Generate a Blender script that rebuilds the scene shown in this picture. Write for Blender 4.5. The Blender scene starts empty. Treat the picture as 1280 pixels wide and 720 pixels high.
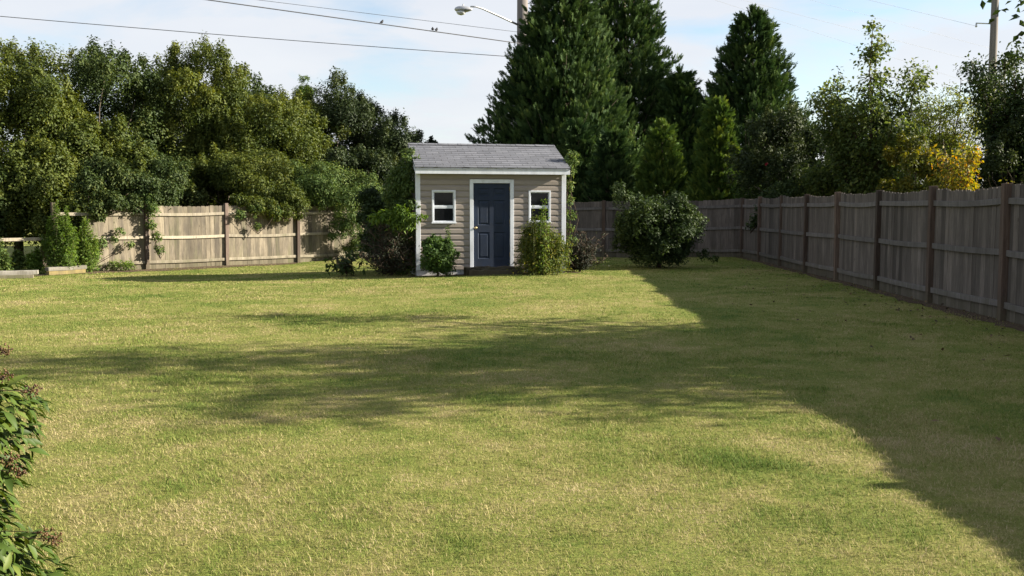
import bpy, math, random
import numpy as np
from mathutils import Vector, Matrix

R = math.radians
sc = bpy.context.scene
COL = sc.collection

# ------------------------------------------------------------------ camera
F = 1200.0
CAM_H = 1.5
PITCH = R(4.72)
cam = bpy.data.cameras.new('camera')
cam.lens = 36.0 * F / 1280.0
cam.sensor_width = 36.0
cam.clip_start = 0.05
cam.clip_end = 2000
camo = bpy.data.objects.new('camera', cam)
COL.objects.link(camo)
camo.location = (0, 0, CAM_H)
camo.rotation_euler = (R(90) - PITCH, 0, 0)
sc.camera = camo
cp, sp = math.cos(PITCH), math.sin(PITCH)


def P(px, py, D):
    """photo pixel (1280x720) at depth D (world Y) -> world point"""
    a = (px - 640) / F
    b = (360 - py) / F
    t = D / (cp + b * sp)
    return Vector((a * t, D, CAM_H + t * (b * cp - sp)))


# ------------------------------------------------------------------ sun direction
SUN_EL, SUN_AZ = R(23.4), R(5)
SUN = Vector((math.cos(SUN_EL) * math.cos(SUN_AZ), math.cos(SUN_EL) * math.sin(SUN_AZ), math.sin(SUN_EL)))


# ------------------------------------------------------------------ helpers
def tag(o, label=None, cat=None, group=None, kind=None):
    if label: o['label'] = label
    if cat: o['category'] = cat
    if group: o['group'] = group
    if kind: o['kind'] = kind
    return o


def empty(name, loc=(0, 0, 0), rz=0.0):
    o = bpy.data.objects.new(name, None)
    o.empty_display_size = 0.2
    COL.objects.link(o)
    o.location = loc
    o.rotation_euler = (0, 0, rz)
    return o


def link(name, me, mat=None, parent=None, loc=None):
    o = bpy.data.objects.new(name, me)
    COL.objects.link(o)
    if mat is not None and len(me.materials) == 0:
        me.materials.append(mat)
    if parent is not None: o.parent = parent
    if loc is not None: o.location = loc
    return o


def np_mesh(name, V, faces, tint=None, smooth=False):
    """V (n,3); faces: list of int arrays, each (m,k)"""
    me = bpy.data.meshes.new(name)
    V = np.ascontiguousarray(V, dtype=np.float32)
    me.vertices.add(len(V))
    me.vertices.foreach_set('co', V.ravel())
    loops = np.concatenate([f.ravel() for f in faces]).astype(np.int32)
    tot = np.concatenate([np.full(len(f), f.shape[1], dtype=np.int32) for f in faces])
    start = np.concatenate([[0], np.cumsum(tot)[:-1]]).astype(np.int32)
    me.loops.add(len(loops))
    me.loops.foreach_set('vertex_index', loops)
    me.polygons.add(len(tot))
    me.polygons.foreach_set('loop_start', start)
    me.polygons.foreach_set('loop_total', tot)
    if smooth:
        me.polygons.foreach_set('use_smooth', np.ones(len(tot), dtype=bool))
    if tint is not None:
        a = me.attributes.new('tint', 'FLOAT', 'POINT')
        a.data.foreach_set('value', np.ascontiguousarray(tint, dtype=np.float32))
    me.update(calc_edges=True)
    me.validate()
    return me


class MB:
    """small mesh builder for structural shapes"""
    def __init__(s):
        s.v, s.f, s.t = [], [], []

    def add(s, vs, fs, t=0.5):
        b = len(s.v)
        s.v += [tuple(p) for p in vs]
        s.f += [tuple(i + b for i in f) for f in fs]
        s.t += [t] * len(vs)

    def box(s, x0, x1, y0, y1, z0, z1, t=0.5, M=None):
        vs = [Vector(p) for p in ((x0, y0, z0), (x1, y0, z0), (x1, y1, z0), (x0, y1, z0),
                                  (x0, y0, z1), (x1, y0, z1), (x1, y1, z1), (x0, y1, z1))]
        if M is not None: vs = [M @ p for p in vs]
        s.add(vs, [(3, 2, 1, 0), (4, 5, 6, 7), (0, 1, 5, 4), (1, 2, 6, 5), (2, 3, 7, 6), (3, 0, 4, 7)], t)

    def prism(s, prof, y0, y1, t=0.5, M=None):
        """prof: CCW (seen from -y) list of (x,z), extruded along y"""
        n = len(prof)
        vs = [Vector((x, y0, z)) for x, z in prof] + [Vector((x, y1, z)) for x, z in prof]
        if M is not None: vs = [M @ p for p in vs]
        fs = [tuple(range(n)), tuple(range(2 * n - 1, n - 1, -1))]
        for i in range(n):
            j = (i + 1) % n
            fs.append((i, i + n, j + n, j))
        s.add(vs, fs, t)

    def tube(s, pts, rad, n=6, t=0.5, cap=True):
        pts = [Vector(p) for p in pts]
        if not hasattr(rad, '__len__'): rad = [rad] * len(pts)
        b = len(s.v)
        up = Vector((0, 0, 1))
        for i, p in enumerate(pts):
            d = (pts[min(i + 1, len(pts) - 1)] - pts[max(i - 1, 0)])
            if d.length < 1e-9: d = Vector((0, 0, 1))
            d.normalize()
            r = Vector((1, 0, 0)) if abs(d.z) > 0.9 else up
            u = d.cross(r).normalized()
            w = d.cross(u)
            for k in range(n):
                a = 2 * math.pi * k / n
                s.v.append(tuple(p + (u * math.cos(a) + w * math.sin(a)) * rad[i]))
                s.t.append(t)
        for i in range(len(pts) - 1):
            for k in range(n):
                k2 = (k + 1) % n
                s.f.append((b + i * n + k, b + i * n + k2, b + (i + 1) * n + k2, b + (i + 1) * n + k))
        if cap:
            s.f.append(tuple(b + k for k in range(n - 1, -1, -1)))
            e = b + (len(pts) - 1) * n
            s.f.append(tuple(e + k for k in range(n)))

    def lathe(s, prof, n=12, t=0.5, M=None):
        """prof: list of (r,z) spun about z"""
        b = len(s.v)
        for r, z in prof:
            for k in range(n):
                a = 2 * math.pi * k / n
                p = Vector((r * math.cos(a), r * math.sin(a), z))
                if M is not None: p = M @ p
                s.v.append(tuple(p)); s.t.append(t)
        for i in range(len(prof) - 1):
            for k in range(n):
                k2 = (k + 1) % n
                s.f.append((b + i * n + k, b + i * n + k2, b + (i + 1) * n + k2, b + (i + 1) * n + k))
        s.f.append(tuple(b + k for k in range(n - 1, -1, -1)))
        e = b + (len(prof) - 1) * n
        s.f.append(tuple(e + k for k in range(n)))

    def mesh(s, name, smooth=False):
        me = bpy.data.meshes.new(name)
        me.from_pydata(s.v, [], s.f)
        a = me.attributes.new('tint', 'FLOAT', 'POINT')
        a.data.foreach_set('value', np.array(s.t, dtype=np.float32))
        if smooth:
            me.polygons.foreach_set('use_smooth', np.ones(len(me.polygons), dtype=bool))
        me.update()
        return me

    def build(s, name, mat, parent=None, smooth=False, bevel=0.0):
        o = link(name, s.mesh(name, smooth), mat, parent)
        if bevel:
            m = o.modifiers.new('bevel', 'BEVEL')
            m.width = bevel; m.segments = 2; m.limit_method = 'ANGLE'
        return o


# ------------------------------------------------------------------ node helpers
def new_mat(name):
    m = bpy.data.materials.new(name)
    m.use_nodes = True
    nt = m.node_tree
    nt.nodes.clear()
    out = nt.nodes.new('ShaderNodeOutputMaterial')
    return m, nt, out


def N(nt, typ, **kw):
    n = nt.nodes.new(typ)
    for k, v in kw.items():
        if k in n.inputs: n.inputs[k].default_value = v
        else: setattr(n, k, v)
    return n


def ramp(nt, stops, fac=None, interp='LINEAR'):
    r = nt.nodes.new('ShaderNodeValToRGB')
    cr = r.color_ramp
    cr.interpolation = interp
    while len(cr.elements) < len(stops): cr.elements.new(0.5)
    for e, (p, c) in zip(cr.elements, stops):
        e.position = p
        e.color = (c[0], c[1], c[2], 1) if hasattr(c, '__len__') else (c, c, c, 1)
    if fac is not None: nt.links.new(fac, r.inputs['Fac'])
    return r


def mixc(nt, fac, a, b, mode='MIX'):
    m = nt.nodes.new('ShaderNodeMix')
    m.data_type = 'RGBA'
    m.blend_type = mode
    for sock, val in ((0, fac), (6, a), (7, b)):
        if hasattr(val, 'is_output'): nt.links.new(val, m.inputs[sock])
        elif sock == 0: m.inputs[0].default_value = val
        else: m.inputs[sock].default_value = (val[0], val[1], val[2], 1)
    return m.outputs[2]


def coords(nt, kind='Object', scale=(1, 1, 1), rot=(0, 0, 0)):
    tc = nt.nodes.new('ShaderNodeTexCoord')
    mp = nt.nodes.new('ShaderNodeMapping')
    mp.inputs['Scale'].default_value = scale
    mp.inputs['Rotation'].default_value = rot
    nt.links.new(tc.outputs[kind], mp.inputs['Vector'])
    return mp.outputs['Vector']


def world_pos(nt, scale=(1, 1, 1)):
    g = nt.nodes.new('ShaderNodeNewGeometry')
    mp = nt.nodes.new('ShaderNodeMapping')
    mp.inputs['Scale'].default_value = scale
    nt.links.new(g.outputs['Position'], mp.inputs['Vector'])
    return mp.outputs['Vector']


def noise(nt, vec, scale=5, detail=4, rough=0.55, dist=0.0):
    n = nt.nodes.new('ShaderNodeTexNoise')
    n.inputs['Scale'].default_value = scale
    n.inputs['Detail'].default_value = detail
    n.inputs['Roughness'].default_value = rough
    n.inputs['Distortion'].default_value = dist
    nt.links.new(vec, n.inputs['Vector'])
    return n.outputs['Fac']


def attr(nt, name='tint'):
    a = nt.nodes.new('ShaderNodeAttribute')
    a.attribute_name = name
    return a.outputs['Fac']


def math_(nt, op, a, b=None, clamp=False):
    m = nt.nodes.new('ShaderNodeMath')
    m.operation = op
    m.use_clamp = clamp
    for i, v in enumerate((a, b)):
        if v is None: continue
        if hasattr(v, 'is_output'): nt.links.new(v, m.inputs[i])
        else: m.inputs[i].default_value = v
    return m.outputs[0]


def bump(nt, h, strength=0.4, dist=0.01):
    b = nt.nodes.new('ShaderNodeBump')
    b.inputs['Strength'].default_value = strength
    b.inputs['Distance'].default_value = dist
    nt.links.new(h, b.inputs['Height'])
    return b.outputs['Normal']


def pbsdf(nt, out, color, rough=0.7, spec=0.3, normal=None, metallic=0.0):
    p = nt.nodes.new('ShaderNodeBsdfPrincipled')
    p.inputs['Specular IOR Level'].default_value = spec
    p.inputs['Metallic'].default_value = metallic
    if hasattr(color, 'is_output'): nt.links.new(color, p.inputs['Base Color'])
    else: p.inputs['Base Color'].default_value = (*color, 1)
    if hasattr(rough, 'is_output'): nt.links.new(rough, p.inputs['Roughness'])
    else: p.inputs['Roughness'].default_value = rough
    if normal is not None: nt.links.new(normal, p.inputs['Normal'])
    if out is not None: nt.links.new(p.outputs[0], out.inputs['Surface'])
    return p


# ------------------------------------------------------------------ materials
def leaf_mat(name, stops, trans=0.3, rough=0.6, spec=0.18, patch=0.8):
    """stops: colour ramp over the per-leaf random 'tint'"""
    m, nt, out = new_mat(name)
    t = attr(nt)
    n = noise(nt, world_pos(nt), scale=patch, detail=3)
    f = math_(nt, 'ADD', t, math_(nt, 'MULTIPLY', math_(nt, 'SUBTRACT', n, 0.5), 0.9), clamp=True)
    c = ramp(nt, stops, f).outputs[0]
    p = pbsdf(nt, None, c, rough, spec)
    tr = nt.nodes.new('ShaderNodeBsdfTranslucent')
    hs = nt.nodes.new('ShaderNodeHueSaturation')
    hs.inputs['Hue'].default_value = 0.485
    hs.inputs['Saturation'].default_value = 1.15
    hs.inputs['Value'].default_value = 1.5
    nt.links.new(c, hs.inputs['Color'])
    nt.links.new(hs.outputs[0], tr.inputs['Color'])
    mx = nt.nodes.new('ShaderNodeMixShader')
    mx.inputs[0].default_value = trans
    nt.links.new(p.outputs[0], mx.inputs[1])
    nt.links.new(tr.outputs[0], mx.inputs[2])
    nt.links.new(mx.outputs[0], out.inputs['Surface'])
    return m


M = {}
M['olive'] = leaf_mat('olive_leaves', [(0, (.024, .042, .010)), (.5, (.064, .086, .016)), (1, (.130, .142, .026))], .28)
M['olive_dark'] = leaf_mat('dark_olive_leaves', [(0, (.018, .034, .010)), (.6, (.040, .062, .015)), (1, (.085, .10, .022))], .2)
M['dark'] = leaf_mat('dark_evergreen_leaves', [(0, (.014, .026, .010)), (.6, (.030, .046, .014)), (1, (.065, .080, .02))], .2)
M['vine'] = leaf_mat('vine_leaves', [(0, (.035, .065, .018)), (.55, (.075, .12, .032)), (1, (.17, .20, .05))], .3)
M['cypress'] = leaf_mat('cypress_sprays', [(0, (.017, .038, .014)), (.5, (.042, .074, .023)), (.9, (.075, .120, .036)), (1, (.13, .17, .05))], .15, .75, .08, .5)
M['thuja'] = leaf_mat('thuja_sprays', [(0, (.030, .060, .016)), (.5, (.075, .122, .024)), (1, (.14, .18, .034))], .2, .75, .08)
M['bush'] = leaf_mat('bush_leaves', [(0, (.017, .031, .010)), (.6, (.031, .053, .014)), (1, (.065, .094, .022))], .22)
M['airy'] = leaf_mat('airy_tree_leaves', [(0, (.030, .052, .016)), (.6, (.065, .095, .025)), (1, (.14, .16, .04))], .4)
M['feather'] = leaf_mat('feathery_leaves', [(0, (.06, .09, .02)), (.6, (.11, .14, .03)), (1, (.2, .2, .04))], .45)
M['autumn'] = leaf_mat('autumn_leaves', [(0, (.06, .09, .018)), (.4, (.15, .155, .025)), (.72, (.28, .215, .035)), (1, (.32, .15, .03))], .42)
M['autumn_green'] = leaf_mat('turning_leaves', [(0, (.035, .055, .012)), (.55, (.090, .100, .016)), (1, (.21, .165, .022))], .35)
M['weed'] = leaf_mat('weed_leaves', [(0, (.055, .095, .018)), (.6, (.10, .17, .03)), (1, (.2, .25, .05))], .35)
M['goldenrod'] = leaf_mat('yellow_bush_leaves', [(0, (.04, .065, .015)), (.55, (.09, .12, .024)), (1, (.24, .21, .03))], .35)
M['shrub'] = leaf_mat('shrub_leaves', [(0, (.030, .060, .016)), (.6, (.06, .11, .026)), (1, (.13, .19, .045))], .3)
M['purple'] = leaf_mat('purple_twig_leaves', [(0, (.018, .021, .015)), (.6, (.032, .038, .024)), (1, (.06, .08, .03))], .15)
M['near_leaf'] = leaf_mat('glossy_creeper_leaves', [(0, (.022, .040, .008)), (.6, (.048, .080, .014)), (1, (.12, .15, .030))], .18, .5, .15, 3)
M['litter'] = leaf_mat('fallen_leaves', [(0, (.03, .022, .014)), (.6, (.07, .045, .025)), (1, (.14, .09, .04))], .1)
M['berry'] = leaf_mat('berries', [(0, (.030, .016, .008)), (.5, (.075, .036, .013)), (1, (.13, .085, .03))], 0.0, .45, .3, 6)
M['flower'] = leaf_mat('red_flowers', [(0, (.22, .008, .02)), (1, (.32, .02, .04))], .2)


def bark_mat(name, c0, c1):
    m, nt, out = new_mat(name)
    v = coords(nt, 'Object', (1, 1, .18))
    n = noise(nt, v, 22, 6, .65)
    c = ramp(nt, [(.3, c0), (.7, c1)], n).outputs[0]
    pbsdf(nt, out, c, .9, .15, bump(nt, n, .7, .02))
    return m


M['bark'] = bark_mat('grey_brown_bark', (.05, .04, .03), (.16, .13, .10))
M['twig'] = bark_mat('dark_twigs', (.03, .022, .016), (.09, .065, .045))
M['green_stem'] = bark_mat('green_stems', (.06, .08, .03), (.14, .13, .06))


def wood_mat(name, dark, mid, light, stain=0.5, green=0.0):
    m, nt, out = new_mat(name)
    t = attr(nt)
    tc = nt.nodes.new('ShaderNodeTexCoord')
    off = nt.nodes.new('ShaderNodeCombineXYZ')
    nt.links.new(math_(nt, 'MULTIPLY', t, 37.0), off.inputs[0])
    nt.links.new(math_(nt, 'MULTIPLY', t, 91.0), off.inputs[2])
    va = nt.nodes.new('ShaderNodeVectorMath'); va.operation = 'ADD'
    nt.links.new(tc.outputs['Object'], va.inputs[0])
    nt.links.new(off.outputs[0], va.inputs[1])
    mp = nt.nodes.new('ShaderNodeMapping')
    mp.inputs['Scale'].default_value = (1, 1, .07)
    nt.links.new(va.outputs[0], mp.inputs['Vector'])
    grain = noise(nt, mp.outputs['Vector'], 38, 6, .7, .6)
    mp2 = nt.nodes.new('ShaderNodeMapping')
    mp2.inputs['Scale'].default_value = (1, 1, .28)
    nt.links.new(va.outputs[0], mp2.inputs['Vector'])
    blot = noise(nt, mp2.outputs['Vector'], 5.0, 4, .6)
    c = ramp(nt, [(.28, dark), (.5, mid), (.72, light)], grain).outputs[0]
    # board to board variation
    bt = ramp(nt, [(0, .42), (.5, .95), (1, 1.38)], t).outputs[0]
    c = mixc(nt, 1.0, c, bt, 'MULTIPLY')
    # weather stains
    st = ramp(nt, [(.36, 1), (.6, 0)], blot).outputs[0]
    c = mixc(nt, math_(nt, 'MULTIPLY', st, stain), c, (.055, .048, .042))
    # knots
    vo = nt.nodes.new('ShaderNodeTexVoronoi'); vo.inputs['Scale'].default_value = 3.2
    mp3 = nt.nodes.new('ShaderNodeMapping'); mp3.inputs['Scale'].default_value = (1, 1, .55)
    nt.links.new(va.outputs[0], mp3.inputs['Vector']); nt.links.new(mp3.outputs[0], vo.inputs['Vector'])
    kn = ramp(nt, [(.03, 1), (.075, 0)], vo.outputs['Distance']).outputs[0]
    c = mixc(nt, math_(nt, 'MULTIPLY', kn, .8), c, (.035, .027, .022))
    # algae and mud splash near the ground
    sep = nt.nodes.new('ShaderNodeSeparateXYZ'); nt.links.new(tc.outputs['Object'], sep.inputs[0])
    z = math_(nt, 'ADD', sep.outputs[2], math_(nt, 'MULTIPLY', math_(nt, 'SUBTRACT', blot, .5), .5))
    mud = ramp(nt, [(.05, 1), (.32, 0)], z).outputs[0]
    c = mixc(nt, math_(nt, 'MULTIPLY', mud, .55), c, (.085, .078, .045))
    if green:
        gn = ramp(nt, [(.52, 0), (.7, 1)], noise(nt, mp2.outputs['Vector'], 2.1, 3)).outputs[0]
        c = mixc(nt, math_(nt, 'MULTIPLY', gn, green), c, (.12, .13, .06))
    pbsdf(nt, out, c, .85, .2, bump(nt, grain, .5, .006))
    return m


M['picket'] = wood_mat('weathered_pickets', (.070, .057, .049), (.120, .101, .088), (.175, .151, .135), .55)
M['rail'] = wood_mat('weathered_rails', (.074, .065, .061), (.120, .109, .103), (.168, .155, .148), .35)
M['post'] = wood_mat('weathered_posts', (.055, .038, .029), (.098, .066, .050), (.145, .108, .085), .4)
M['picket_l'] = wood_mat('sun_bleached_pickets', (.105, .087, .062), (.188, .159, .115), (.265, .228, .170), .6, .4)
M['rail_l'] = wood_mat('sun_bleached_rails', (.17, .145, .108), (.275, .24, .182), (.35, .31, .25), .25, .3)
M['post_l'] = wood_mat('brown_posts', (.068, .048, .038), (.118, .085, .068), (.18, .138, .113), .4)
M['plank_white'] = wood_mat('peeling_white_plank', (.22, .20, .175), (.38, .355, .32), (.50, .475, .44), .4)
M['plank_yellow'] = wood_mat('raw_yellow_lumber', (.30, .21, .07), (.46, .34, .12), (.56, .43, .18), .25)
M['tie'] = wood_mat('rotten_timber', (.014, .009, .006), (.030, .019, .013), (.058, .038, .027), .5)


def plain(name, col, rough=.6, spec=.3, var=.12, scale=6, dirt=0.0, bumpy=0.0, metallic=0.0, z=1.0):
    m, nt, out = new_mat(name)
    v = coords(nt, 'Object', (1, 1, z))
    n = noise(nt, v, scale, 6, .6)
    a = tuple(c * (1 - var) for c in col); b = tuple(min(1, c * (1 + var)) for c in col)
    c = ramp(nt, [(.3, a), (.7, b)], n).outputs[0]
    if dirt:
        d = ramp(nt, [(.45, 0), (.72, 1)], noise(nt, v, scale * .6, 7, .75)).outputs[0]
        c = mixc(nt, math_(nt, 'MULTIPLY', d, dirt), c, (.10, .09, .07))
    pbsdf(nt, out, c, rough, spec, bump(nt, n, bumpy, .01) if bumpy else None, metallic)
    return m


M['white'] = plain('white_trim_paint', (.62, .65, .71), .5, .35, .06, 9, .28, 0, 0, .4)
M['siding'] = plain('tan_vinyl_siding', (.245, .212, .186), .5, .35, .07, 3, .10, 0, 0, 3.0)
M['door'] = plain('navy_door_paint', (.015, .024, .046), .6, .2, .18, 4, .10, .05)
M['found'] = plain('whitewashed_blocks', (.52, .52, .52), .8, .2, .15, 7, .5, .3)
M['concrete'] = plain('grey_threshold', (.38, .35, .31), .8, .2, .15, 12, .3, .2)
M['brass'] = plain('brass', (.40, .31, .17), .5, .4, .08, 20, 0, 0, 1.0)
M['grey_metal'] = plain('grey_galvanised_metal', (.42, .43, .45), .45, .5, .1, 6, .2, 0, .6)
M['lens'] = plain('frosted_lamp_glass', (.55, .56, .56), .25, .5, .05, 6)
M['pole'] = plain('grey_pole_wood', (.15, .135, .125), .85, .2, .25, 14, .2, .3, 0, .05)
M['wire_pale'] = plain('grey_bare_wire', (.30, .30, .31), .6, .3, .1, 3)
M['wire'] = plain('black_cable', (.05, .05, .055), .6, .3, .1, 3)
M['bird'] = plain('black_feathers', (.02, .02, .024), .6, .3, .2, 30)
M['interior'] = plain('dark_interior', (.05, .045, .04), .9, .1, .2, 4)


def glass_mat():
    m, nt, out = new_mat('dark_window_glass')
    n = noise(nt, coords(nt), 2.5, 2)
    p = pbsdf(nt, out, (.008, .009, .011), .06, .22, bump(nt, n, .05, .02))
    return m


M['glass'] = glass_mat()


def shingle_mat():
    m, nt, out = new_mat('grey_asphalt_shingles')
    uv = nt.nodes.new('ShaderNodeUVMap')
    b = nt.nodes.new('ShaderNodeTexBrick')
    b.offset = .5
    for k, v in (('Scale', 1.0), ('Brick Width', .31), ('Row Height', .135), ('Mortar Size', .007), ('Mortar Smooth', .25), ('Bias', 0.0)):
        b.inputs[k].default_value = v
    b.inputs['Color1'].default_value = (.105, .110, .128, 1)
    b.inputs['Color2'].default_value = (.142, .147, .168, 1)
    b.inputs['Mortar'].default_value = (.05, .05, .053, 1)
    wob = nt.nodes.new('ShaderNodeTexNoise'); wob.inputs['Scale'].default_value = 4.0
    nt.links.new(uv.outputs[0], wob.inputs['Vector'])
    va = nt.nodes.new('ShaderNodeVectorMath'); va.operation = 'MULTIPLY_ADD'
    nt.links.new(wob.outputs['Color'], va.inputs[0])
    va.inputs[1].default_value = (.03, .022, 0)
    nt.links.new(uv.outputs[0], va.inputs[2])
    nt.links.new(va.outputs[0], b.inputs['Vector'])
    g = noise(nt, uv.outputs[0], 90, 3, .7)
    g2 = noise(nt, uv.outputs[0], 2.2, 4, .6)
    c = mixc(nt, .6, b.outputs['Color'], ramp(nt, [(.3, .55), (.7, 1.3)], g).outputs[0], 'MULTIPLY')
    c = mixc(nt, .6, c, ramp(nt, [(.3, .7), (.7, 1.2)], g2).outputs[0], 'MULTIPLY')
    h = math_(nt, 'ADD', math_(nt, 'MULTIPLY', b.outputs['Fac'], -1.0), math_(nt, 'MULTIPLY', g, .3))
    pbsdf(nt, out, c, .9, .2, bump(nt, h, .6, .012))
    return m


M['shingle'] = shingle_mat()


def grass_colour(nt, use_tint):
    """shared by the soil sheet and the blades: where the lawn is straw coloured and where it is green"""
    w = world_pos(nt)
    big = noise(nt, w, .55, 4, .6, .4)
    mid = noise(nt, w, 2.6, 4, .65)
    fin = noise(nt, w, 22, 3, .7)
    s = math_(nt, 'ADD', math_(nt, 'MULTIPLY', big, .9), math_(nt, 'MULTIPLY', mid, .8))
    s = math_(nt, 'SUBTRACT', s, .85)              # about -.5 .. .5
    s = math_(nt, 'MULTIPLY', s, 1.5)
    if use_tint:
        f = math_(nt, 'ADD', attr(nt), math_(nt, 'MULTIPLY', s, .85), clamp=True)
        c = ramp(nt, [(0, (.088, .142, .028)), (.30, (.165, .212, .045)), (.52, (.258, .250, .085)), (.74, (.37, .312, .155)), (1, (.435, .355, .22))], f).outputs[0]
    else:
        f = math_(nt, 'ADD', math_(nt, 'ADD', s, .5), math_(nt, 'MULTIPLY', math_(nt, 'SUBTRACT', fin, .5), .9), clamp=True)
        c = ramp(nt, [(0, (.070, .115, .018)), (.5, (.165, .175, .042)), (1, (.27, .225, .095))], f).outputs[0]
    return c


def lawn_mat():
    m, nt, out = new_mat('lawn_soil_and_thatch')
    c = grass_colour(nt, False)
    n = noise(nt, world_pos(nt), 60, 5, .7)
    pbsdf(nt, out, c, .95, .1, bump(nt, n, .8, .03))
    return m


def blade_mat():
    m, nt, out = new_mat('grass_blades')
    c = grass_colour(nt, True)
    p = pbsdf(nt, None, c, .7, .10)
    tr = nt.nodes.new('ShaderNodeBsdfTranslucent')
    nt.links.new(c, tr.inputs['Color'])
    mx = nt.nodes.new('ShaderNodeMixShader'); mx.inputs[0].default_value = .35
    nt.links.new(p.outputs[0], mx.inputs[1]); nt.links.new(tr.outputs[0], mx.inputs[2])
    nt.links.new(mx.outputs[0], out.inputs['Surface'])
    return m


M['lawn'] = lawn_mat()
M['blade'] = blade_mat()


def soil_mat():
    m, nt, out = new_mat('bare_soil')
    w = world_pos(nt)
    n = noise(nt, w, 14, 6, .7)
    c = ramp(nt, [(.3, (.045, .030, .020)), (.55, (.095, .068, .046)), (.75, (.16, .12, .085))], n).outputs[0]
    pbsdf(nt, out, c, .95, .1, bump(nt, n, 1.0, .04))
    return m


M['soil'] = soil_mat()


# ------------------------------------------------------------------ terrain
def sstep(a, b, x):
    t = np.clip((np.asarray(x, dtype=float) - a) / (b - a), 0, 1)
    return t * t * (3 - 2 * t)


def gz(x, y):
    z = -0.20 * sstep(13, 27, y) * sstep(0.5, -8, x) - 0.09 * sstep(22, 31, y) * sstep(-3, 1, x) * sstep(7.4, 4, x)
    z = z + 0.012 * np.sin(np.asarray(x) * 1.3 + 1) * np.sin(np.asarray(y) * .9)
    return z


def gzf(x, y): return float(gz(x, y))


def axis(lo, hi, step, far):
    c = list(np.arange(lo, hi + 1e-6, step))
    s, x = step, hi
    while x < far:
        s *= 1.35; x += s; c.append(x)
    s, x = step, lo
    while x > -far:
        s *= 1.35; x -= s; c.insert(0, x)
    return np.array(c)


xs, ys = axis(-20, 20, .5, 900), axis(-4, 46, .5, 1200)
XX, YY = np.meshgrid(xs, ys)
Vg = np.stack([XX.ravel(), YY.ravel(), gz(XX, YY).ravel()], 1)
nx, ny = len(xs), len(ys)
i0 = (np.arange(ny - 1)[:, None] * nx + np.arange(nx - 1)[None, :]).ravel()
Fg = np.stack([i0, i0 + 1, i0 + 1 + nx, i0 + nx], 1)
tag(link('ground', np_mesh('ground', Vg, [Fg], smooth=True), M['lawn']), kind='structure')

# fence lines --------------------------------------------------------
RF = [(6.22 + 0.0337 * (30.0 - 2.4 * k - 0.8) * 1.0, 30.0 - 2.4571 * k) for k in range(13)]     # far corner to behind the viewer
RF = [(6.6 + (d - 12.8) * (0.0349 if d > 12.8 else 0.05), d) for _, d in RF]
LF = [(-10.29 + 1.75 * k, 27.0 + 1.70 * k) for k in range(-2, 5)]
BF0, BF1 = Vector((RF[0][0], RF[0][1], 0)), Vector((LF[-1][0], LF[-1][1], 0))
nb = 5
BF = [tuple((BF0 + (BF1 - BF0) * (i / nb))[:2]) for i in range(nb + 1)]


def right_fence_x(d): return 6.6 + (d - 12.8) * np.where(np.asarray(d) > 12.8, 0.0349, 0.05)


def left_fence_d(x): return 27.0 + (x + 10.29) * 1.70 / 1.75


# ------------------------------------------------------------------ shed placement
TH = R(12)
S_FL = Vector((-2.18, 22.0, -0.02))
S_W, S_D = 3.5, 2.6
ex, ey = Vector((math.cos(TH), math.sin(TH), 0)), Vector((-math.sin(TH), math.cos(TH), 0))


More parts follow.
